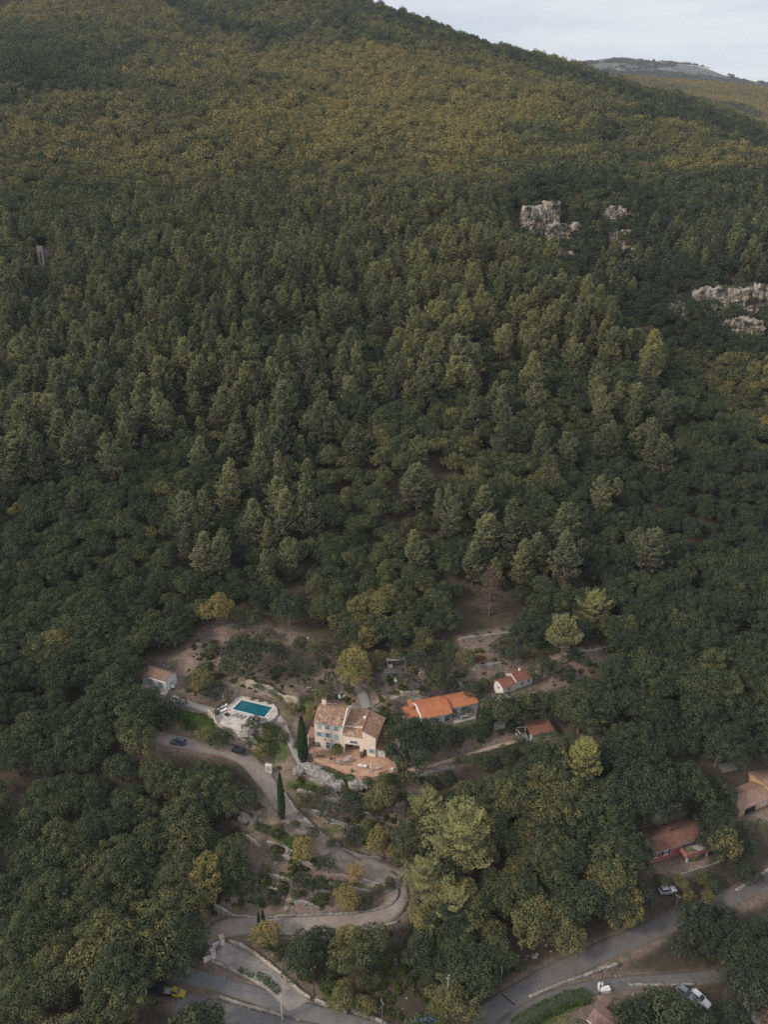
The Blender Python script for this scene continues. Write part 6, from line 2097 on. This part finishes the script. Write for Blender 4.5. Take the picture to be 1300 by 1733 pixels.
SHR = [(1120, 1490, 24, .4), (1150, 1492, 26, .5), (1185, 1485, 28, .4), (1205, 1500, 30, .3), (1165, 1515, 24, .55), (1200, 1520, 26, .5), (1260, 1400, 26, .3), (1285, 1396, 24, .4), (372, 1196, 12, .4), (368, 1206, 10, .3), (386, 1188, 12, .45), (428, 1182, 9, .5), (442, 1185, 9, .55), (456, 1189, 9, .5), (474, 1182, 14, .5), (350, 1130, 26, .3), (385, 1135, 24, .25), (360, 1100, 24, .3), (400, 1085, 26, .3), (440, 1090, 24, .4), (470, 1095, 24, .3), (520, 1135, 24, .3), (555, 1165, 22, .4), (590, 1165, 20, .3), (575, 1105, 28, .4), (610, 1110, 28, .5), (640, 1135, 18, .4), (745, 1115, 24, .3), (780, 1140, 24, .3), (860, 1110, 26, .3), (900, 1090, 26, .3), (930, 1100, 24, .3), (970, 1110, 26, .2), (520, 1420, 18, .3), (560, 1425, 18, .4), (590, 1425, 20, .3), (625, 1410, 18, .4), (470, 1450, 18, .3), (450, 1475, 20, .4), (540, 1520, 18, .3), (500, 1515, 18, .3), (480, 1600, 22, .3), (500, 1625, 26, .4), (525, 1650, 24, .4), (515, 1600, 26, .5), (640, 1620, 40, .3), (620, 1660, 40, .35), (470, 1620, 18, .3), (560, 1640, 30, .3), (690, 1350, 20, .3), (730, 1325, 26, .2), (760, 1320, 28, .2), (330, 1480, 60, .35), (395, 1455, 50, .3), (410, 1490, 44, .28), (385, 1500, 40, .2), (470, 1405, 26, .4), (505, 1425, 26, .4), (540, 1495, 24, .2), (575, 1500, 22, .3), (640, 1505, 20, .2),
       (545, 1340, 24, .3), (585, 1335, 22, .4), (500, 1395, 18, .3), (530, 1408, 22, .25), (620, 1395, 22, .5), (700, 1365, 30, .2), (480, 1245, 20, .5), (455, 1245, 20, .4), (505, 1262, 18, .2), (418, 1232, 18, .4), (865, 1230, 24, .2), (800, 1240, 28, .2), (775, 1245, 30, .2),
       (690, 1318, 30, .45), (650, 1322, 24, .5), (622, 1322, 20, .35), (700, 1225, 20, .3), (648, 1215, 30, .3), (625, 1210, 24, .25), (665, 1225, 24, .2), (900, 1270, 34, .18), (860, 1280, 38, .15), (820, 1290, 36, .2), (880, 1252, 20, .3), (845, 1150, 26, .2), (820, 1160, 26, .25), (715, 1170, 20, .3), (760, 1100, 34, .3), (730, 1095, 34, .4), (640, 1115, 34, .45), (670, 1110, 30, .5), (705, 1105, 32, .35), (855, 1085, 30, .3), (890, 1105, 30, .35), (960, 1140, 30, .2), (990, 1120, 24, .2), (430, 1045, 34, .3), (400, 1040, 30, .5), (540, 1095, 40, .4), (580, 1100, 34, .3), (510, 1090, 30, .2), (440, 1160, 22, .4), (465, 1172, 20, .4)]
for (u, v, w, t) in SHR: plant(u, v, w, 'shrub', t, 'shrub', 'low green garden shrub among others on the estate terraces', 'low garden shrubs of the estate')


def cyp(u, vb, vt, w, i, label, group=None, dark=0.4):
    p = hit(u, vb)
    dd = p[1] * cp - (p[2] - CZ) * sp
    h_ = zat(p, vt) - p[2]
    e = empty('cypress_tree', p, i, label, 'tree', group)
    r = w * dd / FPX / 2
    e.scale = (r / .9, r / .9, h_ / 10.0)
    obj_of('trunk', CYP_TR, e)
    c = obj_of('crown', CYP[i % 2], e); c['tint'] = dark


cyp(513, 1289, 1213, 16, 0, 'tall broad cypress at the left corner of the farmhouse', dark=.35)
cyp(477.5, 1386, 1308, 12, 1, 'tall slim cypress standing at the edge of the drive', dark=.6)
cyp(439, 1577, 1543, 6, 0, 'small slim cypress at the lower drive, left of its twin', dark=.2)
cyp(446, 1569, 1540, 6, 1, 'small slim cypress at the lower drive, right of its twin', dark=.2)
cyp(1172, 1392, 1324, 12, 0, 'dark slim cypress in the wood behind the red villa', dark=.1)


def hedge(pl, w, h, name, label, tint=.4, mat=MHEDGE, round_=.5, dens=26, lift=0):
    P = resample([hit(u, v) for u, v in pl], .8)
    k = len(P)
    P[:, 2] = hgt(P[:, 0], P[:, 1])
    d = np.gradient(P[:, :2], axis=0); nr = np.stack([-d[:, 1], d[:, 0]], 1); nr /= np.linalg.norm(nr, axis=1, keepdims=True) + 1e-9
    nq = int(k * dens * (w + 2 * h) / 3)
    t = rng.uniform(0, k - 1.001, nq); i = t.astype(int); f = (t - i)[:, None]
    base = P[i] * (1 - f) + P[np.minimum(i + 1, k - 1)] * f
    a = rng.uniform(0, math.pi, nq)
    ca, sa = np.cos(a), np.sin(a)
    e = 2.0 + 4 * (1 - round_)
    ll = (np.abs(ca) ** e + np.abs(sa) ** e) ** (-1 / e)
    endf = np.clip(np.minimum(t, k - 1 - t) / 1.2, 0, 1) ** .5
    wob = (.85 + .3 * vnoise(t * .8, a * 2, 3)) * rng.uniform(.92, 1.06, nq) * (.6 + .4 * endf)
    n2 = nr[i]
    C = base + np.concatenate([n2 * (ca * ll * w / 2 * wob)[:, None], (sa * ll * h * wob)[:, None]], 1)
    Nn = norm(np.concatenate([n2 * ca[:, None], (sa + .15)[:, None]], 1) + .5 * rng.normal(size=(nq, 3)))
    V, F = leaf_quads(C, Nn, .13 * rng.uniform(.7, 1.4, nq), .2 * rng.uniform(.7, 1.4, nq))
    o0 = P[k // 2].copy()
    me = array_mesh(name, V - o0, F, mat, {'clump': np.repeat(rng.uniform(-.5, .5, nq), 4)})
    o = obj_of(name, me); o.location = o0; o['tint'] = tint
    return tag(o, label, 'hedge')


hedge([(294, 1211), (320, 1216), (346, 1222)], 3.0, 1.8, 'hedge', 'clipped bright green hedge block below the pool path', .55)
hedge([(352, 1222), (372, 1240), (398, 1246)], 2.0, 1.4, 'hedge', 'ragged green hedge under the bowed pool wall', .45)
hedge([(402, 1246), (432, 1255), (470, 1272)], 2.6, 1.6, 'hedge', 'long green hedge on the bank above the lemon shrub', .4)
hedge([(446, 1230), (472, 1238), (486, 1258)], 2.0, 1.2, 'hedge', 'green hedge left of the curving footpath', .6)
hedge([(498, 1334), (535, 1338)], 1.4, 1.0, 'hedge', 'short low hedge below the terrace rocks', .35)
hedge([(548, 1300), (575, 1312), (600, 1322)], 2.6, 1.0, 'hedge', 'dark green planting along the front of the terrace', .3)
hedge([(636, 1320), (665, 1316), (694, 1309)], 2.4, .9, 'hedge', 'green planting between the terrace end and the tall grey wall', .45)
hedge([(870, 1740), (920, 1712), (965, 1692), (998, 1688)], 3.0, 1.6, 'hedge', 'long clipped dark green hedge below the side road', .45)
hedge([(432, 1398), (455, 1408), (480, 1418), (500, 1436)], 2.0, 1.1, 'hedge', 'green creeper bank below the top terrace wall', .5)
hedge([(770, 1290), (800, 1285), (840, 1276), (885, 1262)], 2.0, 1.3, 'hedge', 'dark green bushes along the lower side of the earth path', .2)
hedge([(545, 1655), (562, 1675), (590, 1690)], 3.0, 1.6, 'hedge', 'bright green ground ivy bank above the cream capped wall', .7)
hedge([(436, 1650), (455, 1665), (472, 1682)], 1.6, .9, 'hedge', 'narrow green verge strip between drive and lane', .25)
hedge([(405, 1640), (430, 1655)], 1.4, .7, 'hedge', 'thin dry verge strip at the top of the lane fork', .6)
# clipped column
p = hit(820, 1240)
dd = p[1] * cp - (p[2] - CZ) * sp
g = np.random.default_rng(5); nq = 4200
a, t = g.uniform(0, 2 * math.pi, nq), g.uniform(0, 1.35, nq)
side = t < 1
rr_ = np.where(side, 1.0, np.sqrt(g.uniform(0, 1, nq)))
rad = 14.5 * dd / FPX; hh = zat(p, 1203) - p[2]
shape = np.where(side, .86 + .18 * np.sin(np.clip(t, 0, 1) * 2.6), 1.0)
C = np.stack([rad * shape * rr_ * np.cos(a), rad * shape * rr_ * np.sin(a), np.where(side, np.clip(t, 0, 1) * hh * .9, hh * (.9 + .12 * np.sqrt(np.maximum(0, 1 - rr_ ** 2))))], 1) * g.uniform(.97, 1.03, (nq, 1))
Nn = norm(np.where(side[:, None], np.stack([np.cos(a), np.sin(a), .2 * np.ones(nq)], 1), np.array([0, 0, 1.0])) + .4 * g.normal(size=(nq, 3)))
V, F = leaf_quads(C, Nn, .12 * g.uniform(.7, 1.3, nq), .17 * g.uniform(.7, 1.3, nq))
o = obj_of('clipped_shrub', array_mesh('clipped_shrub', V, F, MCYP, {'clump': np.repeat(g.uniform(-.5, .5, nq), 4)}))
o.location = p; o['tint'] = .45
tag(o, 'thick clipped green column shrub below the orange bungalow', 'shrub')

# ------------------------------------------------------------------ ground cover of the estate and loose stones
k = 7600
uu, vv = rng.uniform(235, 1060, k), rng.uniform(1030, 1733, k)
ok = inpoly(uu, vv, EST) | inpoly(uu, vv, [(640, 1560), (1040, 1600), (900, 1733), (600, 1733)]) | inpoly(uu, vv, [(1050, 1380), (1300, 1300), (1300, 1480), (1080, 1520)])
uu, vv = uu[ok], vv[ok]
Pc = np.array([hit(a, b_2) for a, b_2 in zip(uu, vv)])
fa = np.clip(np.round((Pc[:, 0] / Pc[:, 1] - a_ax[0]) / (a_ax[1] - a_ax[0])).astype(int), 0, NA - 1)
fb = np.clip(np.round((np.log(Pc[:, 1]) - b_ax[0]) / (b_ax[1] - b_ax[0])).astype(int), 0, NB - 1)
free = padmask[fb, fa] < .6
dens = fbm(Pc[:, 0] / 11, Pc[:, 1] / 11, 41, 3) + .9 * (np.abs(dzm[fb, fa]) > .4) * .4
okk = free & (dens > rng.uniform(-.35, .45, len(Pc)))
G_ = Pc[okk]
G_[:, 2] -= .12
kk = len(G_)
rt, sl = rotscl(kk, rng.uniform(.06, .24, kk) * np.where(rng.uniform(0, 1, kk) < .12, 1.7, 1), .3)
o = scatter('undergrowth', G_, rt, sl, rng.uniform(.15, .75, kk), rng.integers(0, 3, kk), [broadleaf('tuft_mesh', 500 + i, 9, 22, .75, mat=MGRASS, zc=1.4, vert=.55, rag=1.0, lobe=(.4, .6)) for i in range(3)])
tag(o, 'low weeds and tufts over the bare terraces', 'undergrowth')
st_free = Pc[free & (dens < .25)][::2]
pr = []
for i in range(3):
    bm = bmesh.new(); bmesh.ops.create_icosphere(bm, subdivisions=2, radius=1)
    for vtx in bm.verts:
        n_ = mnoise.noise(vtx.co * 1.4 + Vector((i * 9, 0, 0)))
        vtx.co = vtx.co * (1 + .45 * n_); vtx.co.z *= .6
    me = bpy.data.meshes.new('stone_mesh'); bm.to_mesh(me); bm.free(); me.materials.append(M_ROCK); pr.append(me)
extra = []
for P in wall_lines:
    for q in P[::2]:
        extra.append((q[0] + rng.uniform(-1, 1), q[1] + rng.uniform(-2.2, .2)))
extra = np.array(extra)
S_ = np.concatenate([st_free, np.stack([extra[:, 0], extra[:, 1], hgt(extra[:, 0], extra[:, 1])], 1)])
kk = len(S_)
rt, sl = rotscl(kk, rng.uniform(.08, .30, kk) * np.where(rng.uniform(0, 1, kk) < .06, 2.2, 1), .4)
tag(scatter('rubble', S_, rt, sl, np.zeros(kk), rng.integers(0, 3, kk), pr), 'loose pale stones fallen from the terrace walls', 'rubble')

# ------------------------------------------------------------------ far hills and air
def far_hill(name, sky_px, dist, slope, mat, amp, depth=1400, seed=1):
    u = np.array([q[0] for q in sky_px], float); v = np.array([q[1] for q in sky_px], float)
    us = np.linspace(u[0], u[-1], 180)
    vs_ = np.interp(us, u, v)
    top = np.array([ray_dir(a, b_2) * dist for a, b_2 in zip(us, vs_)])
    rows = np.concatenate([np.linspace(-depth, 0, 50), np.linspace(60, depth * .6, 8)])
    V = []
    for r_ in rows:
        p = top.copy()
        hd = top[:, :2] / np.linalg.norm(top[:, :2], axis=1, keepdims=True)
        p[:, :2] += hd * r_
        p[:, 2] += CZ - abs(r_) * slope * (1 if r_ < 0 else .8)
        w = min(1, abs(r_) / 500)
        p[:, 2] += fbm(p[:, 0] / 170, p[:, 1] / 170, seed, 4) * amp * w
        V.append(p)
    V = np.array(V)
    q = np.arange(V.shape[0] * V.shape[1]).reshape(V.shape[0], V.shape[1])
    F = np.stack([q[:-1, :-1], q[:-1, 1:], q[1:, 1:], q[1:, :-1]], -1).reshape(-1, 4)
    tag(obj_of(name, array_mesh(name, V.reshape(-1, 3), F, mat, None, True)), kind='structure')
    return V


def far_woods(name, V, n_, s0, s1, tf, label, meshes, maskf=None):
    rws = V.shape[0] - 8
    i = rng.uniform(0, rws - 1.01, n_); j = rng.uniform(0, V.shape[1] - 1.01, n_)
    a, b_2 = i.astype(int), j.astype(int)
    fi, fj = (i - a)[:, None], (j - b_2)[:, None]
    P = (V[a, b_2] * (1 - fi) + V[a + 1, b_2] * fi) * (1 - fj) + (V[a, b_2 + 1] * (1 - fi) + V[a + 1, b_2 + 1] * fi) * fj
    u, v, d = project(P)
    ok = (u > 930) & (u < 1340) & (v < 270)
    if maskf is not None: ok &= maskf(P, u, v)
    P, u, v = P[ok], u[ok], v[ok]
    rt, sl = rotscl(len(P), rng.uniform(s0, s1, len(P)))
    tag(scatter(name, P, rt, sl, np.clip(tf(P, u, v), .02, .98), rng.integers(0, len(meshes), len(P)), meshes), label, 'woods')
    print(name, len(P))


M_FLOOR = mat_mottled('wooded_ground', (0.06, 0.055, 0.04), (0.10, 0.085, 0.06), 0.02, .95, 0)
V1 = far_hill('wooded_hill', [(860, 122), (980, 130), (1040, 135), (1075, 132), (1130, 138), (1200, 142), (1260, 148), (1300, 153), (1420, 172)], 2400, .31, M_FLOOR, 34, 1200, 4)
far_woods('hillside_woods', V1, 60000, 1.0, 1.7, lambda P, u, v: .72 + .3 * fbm(P[:, 0] / 90, P[:, 1] / 90, 61, 3) + .10 * rng.normal(size=len(P)) - .35 * smooth((fbm(P[:, 0] / 130, P[:, 1] / 130, 66, 3) - .15) / .2), 'yellowing woods on the hill beyond the ridge', FAROAK)
m, nt, b = new_mat('bare_limestone')
f = noise_tex(nt, 0.012, 8, .65, vscale=(.45, .45, 3.2))
g3 = noise_tex(nt, 0.02, 8, .7)
c = ramp(nt, f, [(.36, (.085, .08, .082)), (.5, (.145, .132, .13)), (.66, (.22, .19, .172))])
c = mixc(nt, ramp(nt, g3, [(.47, (.85, .85, .85)), (.58, (0, 0, 0))]), c, (.06, .068, .055))
nt.links.new(c, b.inputs['Base Color'])
V2 = far_hill('limestone_plateau', [(860, 122), (930, 112), (965, 107.5), (985, 105.5), (1020, 100), (1045, 97), (1062, 97), (1085, 101), (1110, 105), (1150, 109), (1180, 112), (1205, 119), (1225, 127), (1245, 131), (1270, 136), (1300, 143), (1420, 160)], 4800, .30, m, 60, 1500, 8)
far_woods('plateau_scrub', V2, 60000, 1.3, 2.6, lambda P, u, v: np.full(len(P), .06), 'dark scrub bands across the bare limestone plateau', FAROAK,
          lambda P, u, v: (((v - np.interp(u, [930, 985, 1045, 1100, 1180, 1300], [113, 109, 104, 110, 118, 147])) ** 2 < np.where(u < 1080, 9, 0) * (fbm(P[:, 0] / 200, P[:, 1] / 100, 5, 3) + .4)) | (v > np.interp(u, [930, 1000, 1100, 1200, 1300], [118, 121, 125, 131, 146]) + 4 * fbm(P[:, 0] / 150, P[:, 1] / 150, 6, 3)) | ((u > 1105) & (v < np.interp(u, [1105, 1150, 1180, 1205, 1245, 1300], [107.5, 110, 112.5, 119, 133, 147])) & (fbm(P[:, 0] / 120, P[:, 1] / 300, 12, 2) > -.2)) | (fbm(P[:, 0] / 160, P[:, 1] / 60, 19, 3) > .36)))
p = ray_dir(1037, 97.5) * 4795; p[2] += CZ - 3
root = empty('radio_mast', p, 0, 'tiny radio mast on the summit of the bare plateau', 'mast')
MB().tube([(0, 0, 0), (0, 0, 20)], 1.0, 5).build('mast', M_FRAME, root)
MB().tube([(-3, 0, 13), (3, 0, 13)], .9, 5).build('antenna', M_FRAME, root)
for (u, v, lab) in ((1148, 146, 'tiny pale pylon on the yellow wooded hill, left one'), (1190, 148, 'tiny pale pylon on the yellow wooded hill, right one')):
    p = ray_dir(u, v) * 2360; p[2] += CZ - 8
    root = empty('pylon', p, 0, lab, 'pylon', 'pylons on the far hill')
    MB().tube([(0, 0, 0), (0, 0, 26)], [.7, .4], 4).build('mast', M_FRAME, root)
    MB().tube([(-3, 0, 22), (3, 0, 22)], .35, 4).build('crossarm', M_FRAME, root)

m = bpy.data.materials.new('haze')
m.use_nodes = True
nt = m.node_tree
nt.nodes.clear()
out = nt.nodes.new('ShaderNodeOutputMaterial')
pv = nt.nodes.new('ShaderNodeVolumePrincipled')
pv.inputs['Color'].default_value = (.86, .92, 1.0, 1)
pv.inputs['Density'].default_value = 0.000045
nt.links.new(pv.outputs['Volume'], out.inputs['Volume'])
zlo = min(float(T.H.min()), float(V1[..., 2].min()), float(V2[..., 2].min())) - 1
zhi = max(float(T.H.max()), float(V2[..., 2].max())) + 40
tag(MB().box(-4600, 4600, -300, 8000, zlo, zhi).build('haze', m), kind='stuff')
